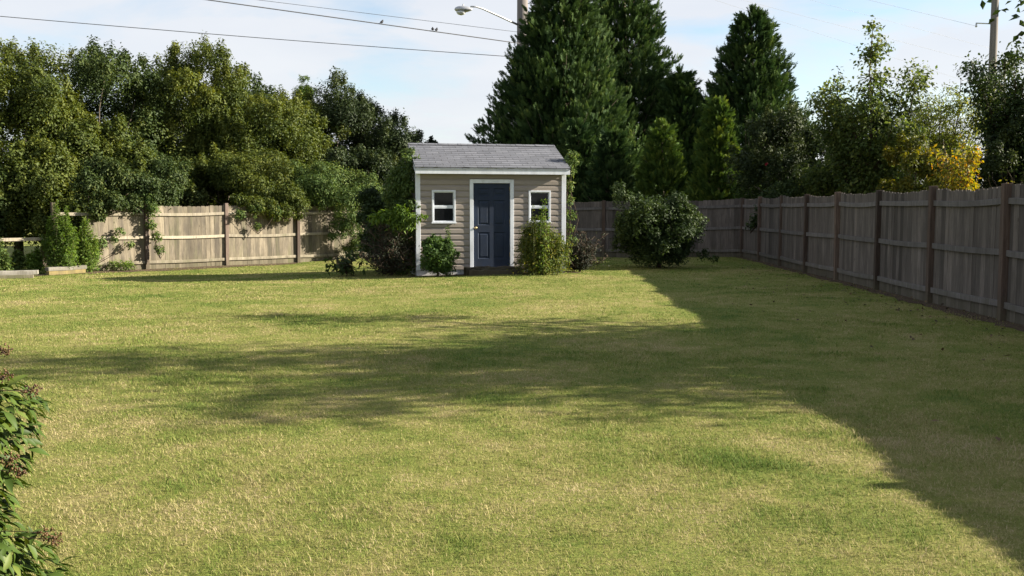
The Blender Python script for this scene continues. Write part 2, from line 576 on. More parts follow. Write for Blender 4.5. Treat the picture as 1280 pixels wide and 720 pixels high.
# ------------------------------------------------------------------ lawn grass
def build_grass():
    rng = np.random.default_rng(5)
    pts = []
    for (d0, d1, dens) in ((2.2, 4.8, 11500), (4.8, 7.0, 8000), (7, 10, 4600), (10, 14, 2300), (14, 19, 1300), (19, 25, 950), (25, 33, 700)):
        half = .56 * d1 + 1.2
        n = int((d1 - d0) * 2 * half * dens)
        x = rng.uniform(-half, half, n); y = rng.uniform(d0, d1, n)
        k = np.abs(x) < .56 * y + 1.2
        pts.append(np.stack([x[k], y[k]], 1))
    p = np.concatenate(pts)
    x, y = p[:, 0], p[:, 1]
    lx = (x - S_FL.x) * ex.x + (y - S_FL.y) * ex.y
    ly = (x - S_FL.x) * ey.x + (y - S_FL.y) * ey.y
    keep = (x < right_fence_x(y) - .02)
    keep &= (y < left_fence_d(x) - .1)
    keep &= ~((lx > -.15) & (lx < S_W + .15) & (ly > -.22) & (ly < S_D + .1))
    # thinner on the worn strip along the fences
    edge = np.minimum(right_fence_x(y) - x, 9)
    keep &= ~((edge < .30) & (rng.random(len(x)) < .75))
    keep &= ~((left_fence_d(x) - y < .75) & (rng.random(len(x)) < .7))
    # a little clumping
    cl = np.sin(x * 9.1 + 2 * np.sin(y * 4.3)) * np.sin(y * 8.3 + 2 * np.sin(x * 5.1))
    keep &= rng.random(len(x)) < .82 + .22 * cl
    x, y = x[keep], y[keep]
    n = len(x)
    z = gz(x, y)
    far = np.clip((y - 3) / 20, 0, 1)
    h = rng.uniform(.012, .031, n) * (1 + .25 * np.sin(x * 1.7) * np.sin(y * 1.3 + x))
    h *= np.where(rng.random(n) < .03, 1.5, 1.0)
    # lusher tufts and thin dry spots
    pt = np.zeros(n)
    spots = [(1.6, 5.47, .16, -1), (1.05, 5.6, .30, -1), (1.35, 5.9, .22, -1), (-1.3, 5.2, .2, -1), (.3, 4.4, .15, -1), (-.6, 4.2, .2, 1), (.9, 4.6, .22, 1), (-1.4, 4.9, .25, 1)]
    for _ in range(80):
        yy = 4 + 20 * rng.random() ** 1.4
        spots.append((rng.uniform(-.5, .5) * yy, yy, rng.uniform(.10, .34), 1 if rng.random() < .45 else -1))
    for sx, sy, sr, sg in spots:
        g_ = np.exp(-(((x - sx) / sr) ** 2 + ((y - sy) / (sr * .8)) ** 2))
        pt += sg * g_ * (.26 if sg > 0 else .22)
        h *= 1 + (.55 if sg < 0 else -.30) * g_
    w = (.0023 + .0115 * far) * rng.uniform(.7, 1.3, n)
    az = rng.uniform(0, 2 * np.pi, n)
    lean = rng.uniform(.1, 1.0, n) * 1.3
    flat = rng.random(n) < .16
    lean = np.where(flat, rng.uniform(1.1, 1.5, n), lean)
    d = np.stack([np.cos(az) * np.sin(lean), np.sin(az) * np.sin(lean), np.cos(lean)], 1)
    fa = az + np.pi / 2 + rng.normal(0, .5, n)
    s = np.stack([np.cos(fa), np.sin(fa), np.zeros(n)], 1) * w[:, None]
    b = np.stack([x, y, z - .002], 1)
    drop = np.stack([np.cos(az), np.sin(az), -np.ones(n) * .3], 1) * (h * rng.uniform(.05, .35, n))[:, None]
    m_ = b + d * (h * .55)[:, None]
    tp = b + d * h[:, None] + drop
    tp[:, 2] = np.maximum(tp[:, 2], z + .004)
    V = np.stack([b - s * .5, b + s * .5, m_ + s * .42, m_ - s * .42, tp], 1).reshape(-1, 3)
    i = np.arange(n)[:, None] * 5
    q = i + np.array([[0, 1, 2, 3]]); t3 = i + np.array([[3, 2, 4]])
    tint = np.clip(rng.normal(.49, .16, n) - .12 * far + np.where(flat, .17, 0) + pt, 0, 1)
    me = np_mesh('lawn_grass', V, [q, t3], np.repeat(tint, 5))
    tag(link('lawn_grass', me, M['blade']), 'short mown lawn grass, part green and part straw coloured', 'grass', kind='stuff')


build_grass()


# ------------------------------------------------------------------ foliage machinery
def unit(v): return v / np.maximum(np.linalg.norm(v, axis=1, keepdims=True), 1e-9)


def leaf_quads(pos, nrm, dirn, L, Wd, tint, droop=.15):
    """one folded diamond per leaf; pos (n,3), nrm ~ face normal, dirn ~ length direction"""
    n = len(pos)
    dirn = unit(dirn - nrm * np.sum(dirn * nrm, 1, keepdims=True))
    b = np.cross(nrm, dirn)
    L = np.broadcast_to(L, (n,))[:, None]; Wd = np.broadcast_to(Wd, (n,))[:, None]
    v0 = pos
    v1 = pos + dirn * L * .45 + b * Wd * .5 + nrm * L * .06
    v2 = pos + dirn * L - nrm * L * droop
    v3 = pos + dirn * L * .45 - b * Wd * .5 + nrm * L * .06
    V = np.stack([v0, v1, v2, v3], 1).reshape(-1, 3)
    i = np.arange(n)[:, None] * 4
    return V, np.concatenate([i + np.array([[0, 1, 2]]), i + np.array([[0, 2, 3]])]), np.repeat(tint, 4)


def leaves_mesh(name, pos, out, L, W, rng, up=.45, rnd=.8, hang=0.0, tint=None, droop=.15):
    n = len(pos)
    nr = unit(unit(out) * .95 + np.array([0, 0, up]) + rng.normal(0, rnd, (n, 3)) * .62)
    dr = unit(out) * .6 + rng.normal(0, .7, (n, 3)) + np.array([0, 0, -hang])
    Ls = L * rng.uniform(.65, 1.25, n)
    if tint is None: tint = np.clip(rng.normal(.5, .2, n), 0, 1)
    V, Fq, T = leaf_quads(pos, nr, dr, Ls, Ls * W, tint, droop)
    return np_mesh(name, V, [Fq], T)


def blob_cloud(rng, blobs, n, shell=.45, top=.0):
    """blobs: (k,6) centre + radii. leaves mostly in the outer shell of each blob"""
    blobs = np.asarray(blobs, dtype=float)
    wt = (blobs[:, 3] * blobs[:, 4] + blobs[:, 4] * blobs[:, 5] + blobs[:, 3] * blobs[:, 5])
    idx = rng.choice(len(blobs), n, p=wt / wt.sum())
    d = unit(rng.normal(0, 1, (n, 3)))
    if top: d[:, 2] = np.where((d[:, 2] < -.2) & (rng.random(n) < top), -d[:, 2], d[:, 2])
    r = rng.random(n) ** shell * (1 + rng.normal(0, .10, n))
    pos = blobs[idx, :3] + d * blobs[idx, 3:] * r[:, None]
    return pos, d, idx


def crown_blobs(rng, k, r, z0, z1, rb, flat=.8, inner=.35, taper=0.0, boxy=2.0):
    """k blobs in an egg of radius r between z0 and z1"""
    out = []
    zc, hz = (z0 + z1) / 2, (z1 - z0) / 2
    for _ in range(k):
        d = unit(rng.normal(0, 1, (1, 3)))[0]
        d = d / (np.sum(np.abs(d) ** boxy) ** (1 / boxy))
        q = rng.uniform(inner, 1.0) ** .6
        b = rb * rng.uniform(.6, 1.3)
        zz = d[2] * q
        rr = r * (1 - taper * (zz * .5 + .5))
        out.append((d[0] * q * max(rr - b * .6, .1), d[1] * q * max(rr - b * .6, .1), zc + zz * max(hz - b * .6, .1), b, b, b * flat))
    return out


def limbs(mb, rng, base_r, targets, z_fork, base=(0, 0, -.1), n=6, twist=.12):
    """trunk to z_fork and a curved limb to each target point"""
    base = Vector(base)
    fork = Vector((base.x + rng.normal(0, .08), base.y + rng.normal(0, .08), z_fork))
    mid = (base + fork) / 2 + Vector((rng.normal(0, .05), rng.normal(0, .05), 0))
    mb.tube([base, mid, fork], [base_r * 1.25, base_r, base_r * .85], n + 2)
    for t in targets:
        t = Vector(t)
        st = base.lerp(fork, rng.uniform(.7, 1.0))
        d = t - st
        p1 = st + d * .35 + Vector((rng.normal(0, twist), rng.normal(0, twist), d.length * .10))
        p2 = st + d * .7 + Vector((rng.normal(0, twist), rng.normal(0, twist), d.length * .06))
        r0 = base_r * rng.uniform(.35, .6)
        mb.tube([st, p1, p2, t], [r0, r0 * .7, r0 * .42, r0 * .15], n)


def broadleaf(name, label, cat, px, D, top, rpx, mat, seed, z0=.4, k=46, n=20000, L=.115, W=.6, rb=.3, group=None, ry=1.0,
              flat=.85, shell=.42, inner=.35, taper=0.0, trunk=True, hang=0.0, bark='bark', extra=None):
    rng = np.random.default_rng(seed)
    c = P(px, 300, D)
    g = gzf(c.x, D)
    h = P(px, top, D).z - g
    r = rpx * D / F
    if 'left' in (group or ''): n, L = int(n * 2.5), L * .82
    t = empty(name, (c.x, D, g))
    tag(t, label, cat, group)
    bl = crown_blobs(rng, k, r, z0, h, r * rb, flat, inner, taper, 3.2 if 'left' in (group or '') else 2.0)
    bl = [(b[0], b[1] * ry, *b[2:]) for b in bl]
    if extra: bl += extra
    # little shoots that break the outline
    sh = []
    for b in bl:
        for _ in range(5):
            d = unit(rng.normal(0, 1, (1, 3)))[0]; d[2] = abs(d[2]) * .9 + .1
            q = b[3] * rng.uniform(.85, 1.15)
            s_ = b[3] * rng.uniform(.16, .34)
            sh.append((b[0] + d[0] * q, b[1] + d[1] * q, b[2] + d[2] * q * flat, s_ * .85, s_ * .85, s_ * 1.7))
    pos, d, idx = blob_cloud(rng, bl, int(n * .58), shell, .35)
    pos2, d2, idx2 = blob_cloud(rng, sh, int(n * .42), .6)
    pos = np.concatenate([pos, pos2]); d = np.concatenate([d, d2])
    bt = rng.normal(0, .10, len(bl)); st = np.repeat(bt, 5)[:len(sh)] + .17
    tint = np.clip(rng.normal(.43, .15, len(pos)) + np.concatenate([bt[idx], st[idx2]]), 0, 1)
    k_ = pos[:, 2] > .04
    pos, d, tint = pos[k_], d[k_], tint[k_]
    link('crown', leaves_mesh('crown', pos, d, L, W, rng, tint=tint, hang=hang), M[mat], t)
    if trunk:
        mb = MB()
        tg = [bl[i][:3] for i in rng.choice(len(bl), min(len(bl), 14), replace=False)]
        limbs(mb, rng, max(.03, r * .05), tg, max(.25, z0 + (h - z0) * .2))
        mb.build('trunk', M[bark], t, smooth=True)
    return t


def plume_template():
    """one flat feathery conifer spray pointing along +z, length 1"""
    V, Fc = [], []

    def dia(p, d, l, w, nz):
        d = Vector(d).normalized(); p = Vector(p)
        b = d.cross(Vector((0, 1, 0))).normalized()
        i = len(V)
        V.extend([p, p + d * l * .4 + b * w * .5, p + d * l + Vector((0, nz, 0)), p + d * l * .4 - b * w * .5])
        Fc.append((i, i + 1, i + 2)); Fc.append((i, i + 2, i + 3))
    dia((0, 0, 0), (0, 0, 1), 1.0, .10, .05)
    for j, z in enumerate((.08, .2, .33, .46, .60, .74)):
        l = .46 * (1 - z * .62)
        for sgn in (-1, 1):
            a = R(36 - 12 * z)
            dia((0, 0, z + .03 * sgn), (sgn * math.sin(a), .25 * math.sin(j * 2.1 + sgn), math.cos(a)), l, .10, -.05 * sgn)
    return np.array([tuple(v) for v in V]), np.array(Fc)


PV, PF = plume_template()


def plumes_mesh(name, pos, axis_, side, L, tint):
    """instances of the spray template merged into one crown mesh"""
    n = len(pos)
    a = unit(axis_)
    nrm = unit(side - a * np.sum(side * a, 1, keepdims=True))
    b = np.cross(nrm, a)
    B = np.stack([b, nrm, a], 2)                               # columns
    V = np.einsum('nij,mj->nmi', B, PV) * L[:, None, None] + pos[:, None, :]
    m = len(PV)
    Fc = (np.arange(n)[:, None, None] * m + PF[None]).reshape(-1, 3)
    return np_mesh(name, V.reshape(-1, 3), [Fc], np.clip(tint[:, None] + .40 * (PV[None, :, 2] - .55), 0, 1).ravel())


def conifer(label, px, D, top, rpx, mat, seed, nb=260, per=17, L=.55, name='cypress_tree', group=None, z0=.3, prof=None, spread=.5, upness=1.0, cat='tree'):
    rng = np.random.default_rng(seed)
    c = P(px, 300, D); g = gzf(c.x, D)
    h = P(px, top, D).z - g
    r = rpx * D / F
    t = empty(name, (c.x, D, g)); tag(t, label, cat, group)
    prof = prof or (lambda u: (1 - u) ** .62 * (1 - .28 * (1 - u) ** 6))
    # branch tips on the outline, denser where the crown is wide
    uu = np.linspace(0, .985, 400); pr = np.array([prof(u) for u in uu]) + .06
    tipu = rng.choice(uu, nb, p=pr / pr.sum())
    az = rng.uniform(0, 2 * np.pi, nb)
    P_, A_, S_, T_, L_ = [], [], [], [], []
    mb = MB()
    mb.tube([(0, 0, -.1), (0.03, 0, h * .5), (0, 0, h * .96)], [r * .075, r * .045, .015], 8)
    for i in range(nb):
        u = tipu[i]
        rr = r * prof(u) * rng.uniform(.68, 1.05) * (1 + .09 * math.sin(3 * az[i] + 8 * u + seed) + .06 * math.sin(7 * az[i] - 15 * u + seed * 2))
        ztip = z0 + (h - z0) * u
        o = np.array([math.cos(az[i]), math.sin(az[i]), 0])
        tip = o * rr + np.array([0, 0, ztip])
        bl = min(.42 * r, max(rr, .25)) * rng.uniform(.6, 1.1)
        st = tip - (o * .8 + np.array([0, 0, .75])) * bl
        if i % 3 == 0 and rr > .5:
            mb.tube([(0, 0, max(.2, ztip - rr * 1.0)), tuple((st + np.array([0, 0, max(.2, ztip - rr)])) / 2 - o * 0), tuple(st), tuple(tip)], [.035, .028, .02, .005], 4)
        q = rng.random(per) ** .7
        mid = st[None] + (tip - st)[None] * q[:, None]
        mid += np.clip(rng.normal(0, 1, (per, 3)), -1.5, 1.5) * (bl * spread * (1.05 - q))[:, None] * np.array([1, 1, .8])
        ax = o * rng.uniform(.3, 1.1) + np.array([rng.normal(0, .18), rng.normal(0, .18), upness]) + rng.normal(0, .27, (per, 3))
        P_.append(mid); A_.append(ax); S_.append(rng.normal(0, 1, (per, 3)) + o)
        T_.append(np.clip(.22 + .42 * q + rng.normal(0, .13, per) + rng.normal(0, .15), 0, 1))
        L_.append(L * rng.uniform(.42, 1.25, per) * rng.uniform(.8, 1.2) * (1.0 - .25 * q))
    # leader
    nl = 14
    P_.append(np.stack([rng.normal(0, .05, nl), rng.normal(0, .05, nl), h - rng.uniform(.1, .9, nl)], 1)); A_.append(np.array([[0, 0, 1.0]]) + rng.normal(0, .22, (nl, 3)))
    S_.append(rng.normal(0, 1, (nl, 3))); T_.append(np.full(nl, .6)); L_.append(np.full(nl, L * .8))
    # inner dark filling
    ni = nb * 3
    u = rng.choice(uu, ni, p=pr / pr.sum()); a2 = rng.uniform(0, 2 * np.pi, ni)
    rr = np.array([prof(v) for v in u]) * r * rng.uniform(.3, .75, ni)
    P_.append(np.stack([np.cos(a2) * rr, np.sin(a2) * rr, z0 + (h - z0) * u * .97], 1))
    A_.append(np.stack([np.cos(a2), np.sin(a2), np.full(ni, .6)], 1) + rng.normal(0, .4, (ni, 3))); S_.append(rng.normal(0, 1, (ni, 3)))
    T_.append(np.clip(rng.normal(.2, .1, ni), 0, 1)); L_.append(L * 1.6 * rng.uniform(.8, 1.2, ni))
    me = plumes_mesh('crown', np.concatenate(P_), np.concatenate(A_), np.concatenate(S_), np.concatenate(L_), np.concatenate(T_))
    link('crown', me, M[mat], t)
    mb.build('trunk', M['bark'], t, smooth=True)
    return t


def twig_tree(name, label, cat, x, y, h, mat, seed, nlimb=7, spread=1.0, fork=.8, nsub=14, L=.08, W=.5, per=30, leaf_r=.22, base_r=.07,
              group=None, zmin=.35, up=1.0, bark='twig', extra_tips=None, hang=.3, dome=.12, zleaf=0.0, tlo=.72):
    """open tree: upright limbs, side twigs, leaves along the twigs"""
    rng = np.random.default_rng(seed)
    g = gzf(x, y)
    t = empty(name, (x, y, g)); tag(t, label, cat, group)
    mb = MB()
    pos, out, tn = [], [], []
    tips = []
    for i in range(nlimb):
        a = 2 * math.pi * (i + rng.uniform(-.3, .3)) / nlimb
        q = rng.uniform(.45, 1.0)
        tips.append((math.cos(a) * spread * q, math.sin(a) * spread * q, h * rng.uniform(tlo, 1.0) * (1 - dome * q)))
    if extra_tips: tips += extra_tips
    f = Vector((0, 0, fork))
    mb.tube([(0, 0, -.1), (.02, .01, fork * .5), tuple(f)], [base_r * 1.3, base_r * 1.05, base_r], 8)
    for tp in tips:
        tp = Vector(tp)
        st = f * rng.uniform(.55, 1.0)
        pts = []
        for s in np.linspace(0, 1, 6):
            horiz = s ** (1.0 + .5 * up)
            pts.append(Vector((tp.x * horiz, tp.y * horiz, st.z + (tp.z - st.z) * s)) + Vector(rng.normal(0, .06, 3)) * (1 if 0 < s else 0))
        r0 = base_r * rng.uniform(.4, .65)
        mb.tube(pts, [r0 * (1 - .85 * s) + .003 for s in np.linspace(0, 1, 6)], 5)
        ns = nsub
        for j in range(ns):
            s = rng.uniform(.15 if zmin < .3 else .3, 1.0)
            k = min(int(s * 5), 4); fr = s * 5 - k
            b0 = pts[k].lerp(pts[k + 1], fr)
            if b0.z < zmin: continue
            aa = rng.uniform(0, 2 * math.pi)
            l = spread * rng.uniform(.25, .6) * (1.15 - .6 * s)
            dv = Vector((math.cos(aa), math.sin(aa), rng.uniform(.0, .9))).normalized()
            b1 = b0 + dv * l * .55 + Vector((0, 0, .05)); b2 = b0 + dv * l + Vector((0, 0, -.05 * hang))
            mb.tube([b0, b1, b2], [.010, .007, .003], 4, cap=False)
            m_ = per
            ss = rng.random(m_) ** .8
            pp = np.array(b0)[None] * (1 - ss)[:, None] + np.array(b2)[None] * ss[:, None] + rng.normal(0, leaf_r * .45, (m_, 3))
            pos.append(pp); out.append(np.tile(np.array(dv), (m_, 1)) + rng.normal(0, .5, (m_, 3)))
            tn.append(np.clip(rng.normal(.48, .17, m_) + rng.normal(0, .1), 0, 1))
    pos, out, tn = np.concatenate(pos), np.concatenate(out), np.concatenate(tn)
    kk = pos[:, 2] > zleaf + .03
    link('crown', leaves_mesh('crown', pos[kk], out[kk], L, W, rng, tint=tn[kk], hang=hang), M[mat], t)
    mb.build('trunk', M[bark], t, smooth=True)
    return t


# ------------------------------------------------------------------ fences
def fence(posts, label, mats, seed, front, height=1.83, dip=.035, skip_boards=(), half_boards=None, post_h=1.845, rails_z=(.22, .92, 1.60)):
    """one run of board fence; 'front' = +1/-1 side (left/right of the walking direction) that shows posts and rails"""
    rng = random.Random(seed)
    root = empty('wooden_fence', (posts[0][0], posts[0][1], gzf(*posts[0])))
    tag(root, label, 'fence', 'wooden fence runs around the lawn')
    pm, rm, bm = mats
    o0 = Vector((posts[0][0], posts[0][1], gzf(*posts[0])))
    for i, p in enumerate(posts):
        q = posts[min(i + 1, len(posts) - 1)]; pv = posts[max(i - 1, 0)]
        dirv = Vector((q[0] - pv[0], q[1] - pv[1], 0)).normalized()
        nrm = Vector((-dirv.y, dirv.x, 0)) * front
        b = Vector((p[0], p[1], gzf(*p))) - o0
        rot = Matrix((dirv, nrm, Vector((0, 0, 1)))).transposed().to_4x4()
        tilt = Matrix.Rotation(rng.gauss(0, .008), 4, 'X') @ Matrix.Rotation(rng.gauss(0, .010), 4, 'Y')
        Mx = Matrix.Translation(b) @ rot @ tilt
        mb = MB()
        hh = post_h * rng.uniform(.995, 1.01)
        w = .052
        mb.box(-w, w, -.035, .075, -.25, hh, rng.random(), Mx)
        mb.build('post', pm, root, bevel=.006)
        if i == len(posts) - 1: break
        d = Vector((q[0] - p[0], q[1] - p[1], 0)); ln = d.length
        zb0, zb1 = gzf(*p) - o0.z, gzf(*q) - o0.z
        d.normalize(); n2 = Vector((-d.y, d.x, 0)) * front
        bow = rng.uniform(.02, .05)

        def pt(u, off, z):
            s = u / ln
            base = b + d * u + n2 * off
            return Vector((base.x, base.y, zb0 + (zb1 - zb0) * s + z))
        # rails (2x4 on edge, sagging a little, fixed in front of the boards)
        for z in rails_z:
            if i in skip_boards and z != rails_z[1]: continue
            mb = MB(); sag = rng.uniform(.005, .035); tl = rng.gauss(0, .012); tt = rng.random() * .5 + .4
            vs, fs = [], []
            K = 8
            for k in range(K + 1):
                s = .022 + .956 * k / K
                zz = z - sag * 4 * s * (1 - s) + tl * (s - .5)
                bo = -bow * .35 * 4 * s * (1 - s)
                for (oy, oz) in ((-.002, -.042), (.037, -.042), (.037, .042), (-.002, .042)):
                    vs.append(pt(s * ln, oy + bo, zz + oz))
            for k in range(K):
                a = k * 4
                for e in range(4):
                    fs.append((a + e, a + (e + 1) % 4, a + 4 + (e + 1) % 4, a + 4 + e))
            fs += [(3, 2, 1, 0), tuple(K * 4 + e for e in range(4))]
            mb.add(vs, fs, tt)
            mb.build('rail', rm, root, bevel=.004)
        if i in skip_boards: continue
        # boards
        mb = MB()
        u = .0; w = .139; k = 0
        dipb = dip * rng.uniform(.6, 1.3)
        while u < ln - .006:
            ww = min(w * rng.uniform(.97, 1.0), ln - u)
            if half_boards and i in half_boards and u < half_boards[i] * ln:
                u += w + .004; continue
            s = (u + ww / 2) / ln
            top = height - dipb * 4 * s * (1 - s) + rng.gauss(0, .007)
            bo = -bow * .35 * 4 * s * (1 - s)
            bot = -.04 + rng.uniform(-.015, .015)
            cut = .022
            tw = rng.gauss(0, .0025)
            y0, y1 = -.024 + bo, -.005 + bo
            prof = [(u, bot), (u + ww, bot), (u + ww, top - cut), (u + ww - cut, top), (u + cut, top), (u, top - cut)]
            vs = [pt(x, y1 + (tw if x > u + ww / 2 else -tw), z) for x, z in prof] + [pt(x, y0 + (tw if x > u + ww / 2 else -tw), z) for x, z in prof]
            n_ = 6
            fs = [tuple(range(n_)), tuple(range(2 * n_ - 1, n_ - 1, -1))] + [(e, e + n_, (e + 1) % n_ + n_, (e + 1) % n_) for e in range(n_)]
            mb.add(vs, fs, min(1, max(0, rng.gauss(.5, .22))))
            u += ww + rng.choice((.001, .0015, .002, .003))
            k += 1
        mb.build('board_panel', M[mats[3]] if len(mats) > 3 else bm, root)
    return root


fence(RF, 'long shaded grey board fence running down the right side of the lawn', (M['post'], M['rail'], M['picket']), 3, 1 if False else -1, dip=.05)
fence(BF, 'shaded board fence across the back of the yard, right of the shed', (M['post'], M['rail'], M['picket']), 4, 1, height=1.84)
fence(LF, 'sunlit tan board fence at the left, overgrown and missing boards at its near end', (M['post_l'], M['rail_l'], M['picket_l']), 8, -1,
      height=1.80, skip_boards=(0,), half_boards={1: .34}, rails_z=(.20, .90, 1.56))


# ------------------------------------------------------------------ shed
def build_shed():
    root = empty('garden_shed', S_FL, TH)
    tag(root, 'small tan clapboard garden shed with a navy door and grey shingle roof', 'shed')
    W, Dp = S_W, S_D
    z_s, z_e = .12, 2.36            # siding bottom, eave line
    ridge_y, ridge_z, eave_z, ov = 1.30, 3.08, 2.46, .22
    dx0, dx1 = 1.226, 2.264         # door trim outer
    wins = ((.349, .896), (2.62, 3.15)); wz = (1.193, 1.945)
    # siding
    mb = MB()
    c_h = .14

    def course_front(x0, x1, z0, z1, y):
        # dutch lap: flat face, cove, and a recessed strip under the lip of the next course
        h = z1 - z0
        prof = [(.0, .0), (-.027, .0), (-.025, .58 * h), (-.013, .76 * h), (-.005, .86 * h), (-.005, h)]
        vs = [(x, y + dy, z0 + dz) for dy, dz in prof for x in (x0, x1)]
        mb.add(vs, [(k * 2, k * 2 + 1, k * 2 + 3, k * 2 + 2) for k in range(5)], random.Random(int(z0 * 999)).random())
    z = z_s
    while z < z_e - .001:
        z1 = min(z + c_h, z_e)
        segs = [(.0, W)]
        holes = []
        if z < 2.195: holes.append((dx0 + .02, dx1 - .02))
        if z1 > wz[0] + .02 and z < wz[1] - .02: holes += [(a + .02, b - .02) for a, b in wins]
        holes.sort(); x = .0
        for a, b in holes:
            course_front(x, a, z, z1, 0); x = b
        course_front(x, W, z, z1, 0)
        for a, b, h0, h1 in [(dx0 + .02, dx1 - .02, 0, 2.19)] + [(a + .02, b - .02, wz[0] + .008, wz[1] - .005) for a, b in wins]:
            if z < h1 < z1: course_front(a, b, h1, z1, 0)
            if z < h0 < z1: course_front(a, b, z, h0, 0)
        z = z1
    # side and back walls (same lapped courses); gables
    z = z_s
    while z < ridge_z - .12:
        z1 = z + c_h
        if z < z_e:
            a0, a1 = 0.0, Dp
        else:
            f = (z + c_h * .5 - z_e) / (ridge_z - .06 - z_e)
            a0, a1 = ridge_y * f, Dp - (Dp - ridge_y) * f
        if a1 - a0 > .05:
            for sx, xw in ((-1, 0.0), (1, W)):
                mb.add([(xw + sx * .013, a0, z), (xw + sx * .013, a1, z), (xw + sx * .003, a1, z1), (xw + sx * .003, a0, z1), (xw, a0, z), (xw, a1, z)],
                       [(0, 1, 2, 3), (0, 1, 5, 4)], .5)
        if z < z_e:
            mb.add([(0, Dp + .013, z), (W, Dp + .013, z), (W, Dp + .003, z1), (0, Dp + .003, z1), (0, Dp, z), (W, Dp, z)], [(0, 1, 2, 3), (0, 4, 5, 1)], .5)
        z = z1
    mb.build('siding', M['siding'], root)
    # inner dark lining so the openings are not see-through
    mb = MB(); mb.box(.03, W - .03, .05, Dp - .03, .12, 2.38); mb.build('inner_lining', M['interior'], root)
    # corner boards
    for x0, x1, y0, y1 in ((-.02, .085, -.036, .06), (W - .085, W + .02, -.036, .06), (-.02, .085, Dp - .06, Dp + .026), (W - .085, W + .02, Dp - .06, Dp + .026)):
        mb = MB(); mb.box(x0, x1, y0, y1, z_s - .01, z_e - .002); mb.build('corner_board', M['white'], root, bevel=.004)
    # foundation
    mb = MB()
    nbk = 9
    for i in range(nbk):
        a, b = W * i / nbk, W * (i + 1) / nbk
        mb.box(a + .002, b - .002, -.008, .12, -.20, z_s - .013, .5)
    for yy in (0, 1):
        xw = (0.0, .12) if yy == 0 else (W - .12, W)
        mb.box(xw[0], xw[1], .122, Dp, -.25, z_s - .014)
    mb.box(.121, W - .121, Dp - .12, Dp - .002, -.25, z_s - .015)
    mb.build('foundation', M['found'], root, bevel=.006)
    # roof
    lw, rw = -.05, W + .075
    roof_me = bpy.data.meshes.new('roof')
    vs, fs, uvs = [], [], []
    slope = math.hypot(ridge_y + ov, ridge_z - eave_z)
    ncr = 12
    for side in (0, 1):
        for c in range(ncr):
            f0, f1 = c / ncr, (c + 1) / ncr
            y0 = -ov + (ridge_y + ov) * f0; y1 = -ov + (ridge_y + ov) * f1
            za = eave_z + (ridge_z - eave_z) * f0; zb = eave_z + (ridge_z - eave_z) * f1
            if side:
                y0, y1 = 2 * ridge_y - y0, 2 * ridge_y - y1
            b = len(vs)
            e = .009                                                     # each course stands proud of the one below
            vs += [(lw, y0, za + e), (rw, y0, za + e), (rw, y1, zb + .002), (lw, y1, zb + .002), (lw, y0, za - .02), (rw, y0, za - .02)]
            fs += [(b, b + 1, b + 2, b + 3), (b + 4, b + 5, b + 1, b)]
            uvs += [(lw, f0 * slope), (rw, f0 * slope), (rw, f1 * slope), (lw, f1 * slope), (lw, f0 * slope - .004), (rw, f0 * slope - .004), (rw, f0 * slope), (lw, f0 * slope)]
    # underside and gable ends
    b = len(vs)
    t_ = .045
    for x in (lw, rw):
        vs += [(x, -ov, eave_z), (x, ridge_y, ridge_z), (x, 2 * ridge_y + ov, eave_z), (x, -ov, eave_z - t_), (x, ridge_y, ridge_z - t_), (x, 2 * ridge_y + ov, eave_z - t_)]
    for k in (0, 6):
        fs += [(b + k, b + k + 1, b + k + 4, b + k + 3), (b + k + 1, b + k + 2, b + k + 5, b + k + 4)]; uvs += [(0, 0)] * 8
    fs += [(b + 3, b + 9, b + 10, b + 4), (b + 4, b + 10, b + 11, b + 5)]; uvs += [(0, 0)] * 8
    roof_me.from_pydata(vs, [], fs)
    uvl = roof_me.uv_layers.new(name='UVMap')
    for i, uv in enumerate(uvs): uvl.data[i].uv = uv
    roof = link('roof', roof_me, M['shingle'], root)
    # ridge cap
    mb = MB()
    x = lw; k = 0
    while x < rw - .02:
        x1 = min(x + .24, rw)
        for sgn in (-1, 1):
            mb.add([(x, ridge_y, ridge_z + .018 + .004 * (k % 2)), (x1, ridge_y, ridge_z + .016), (x1, ridge_y + sgn * .12, ridge_z - .03), (x, ridge_y + sgn * .12, ridge_z - .028 + .004 * (k % 2))],
                   [(0, 1, 2, 3)])
        x = x1; k += 1
    cap = mb.build('ridge_cap', M['shingle'], roof)
    u2 = cap.data.uv_layers.new(name='UVMap')
    for i, l in enumerate(cap.data.loops):
        v = cap.data.vertices[l.vertex_index].co; u2.data[i].uv = (v.x, v.y)
    # fascia boards, soffit and rake boards
    for y0, y1 in ((-ov + .012, -ov + .037), (2 * ridge_y + ov - .037, 2 * ridge_y + ov - .012)):
        mb = MB(); mb.box(lw + .008, rw - .008, y0, y1, eave_z - .150, eave_z - .015); mb.build('fascia', M['white'], root, bevel=.003)
    for ya, yb in ((-ov + .039, -.016), (Dp + .016, 2 * ridge_y + ov - .039)):
        mb = MB(); mb.box(lw + .03, rw - .03, ya, yb, eave_z - .118, eave_z - .106); mb.build('soffit', M['white'], root)
    for x0, x1 in ((lw + .010, lw + .034), (rw - .034, rw - .010)):
        mb = MB()
        for sgn in (0, 1):
            ya, yb = -ov + .04, ridge_y
            za = eave_z - t_ - .004 + (ridge_z - eave_z) * (.04 / (ridge_y + ov)); zb = ridge_z - t_ - .004
            pts = [(ya, za - .11), (yb, zb - .11), (yb, zb), (ya, za)]
            if sgn: pts = [(2 * ridge_y - y, z) for y, z in pts]
            v8 = [(x0, y, z) for y, z in pts] + [(x1, y, z) for y, z in pts]
            mb.add(v8, [(0, 1, 2, 3), (7, 6, 5, 4), (0, 4, 5, 1), (1, 5, 6, 2), (2, 6, 7, 3), (3, 7, 4, 0)])
        mb.build('rake_board', M['white'], root)
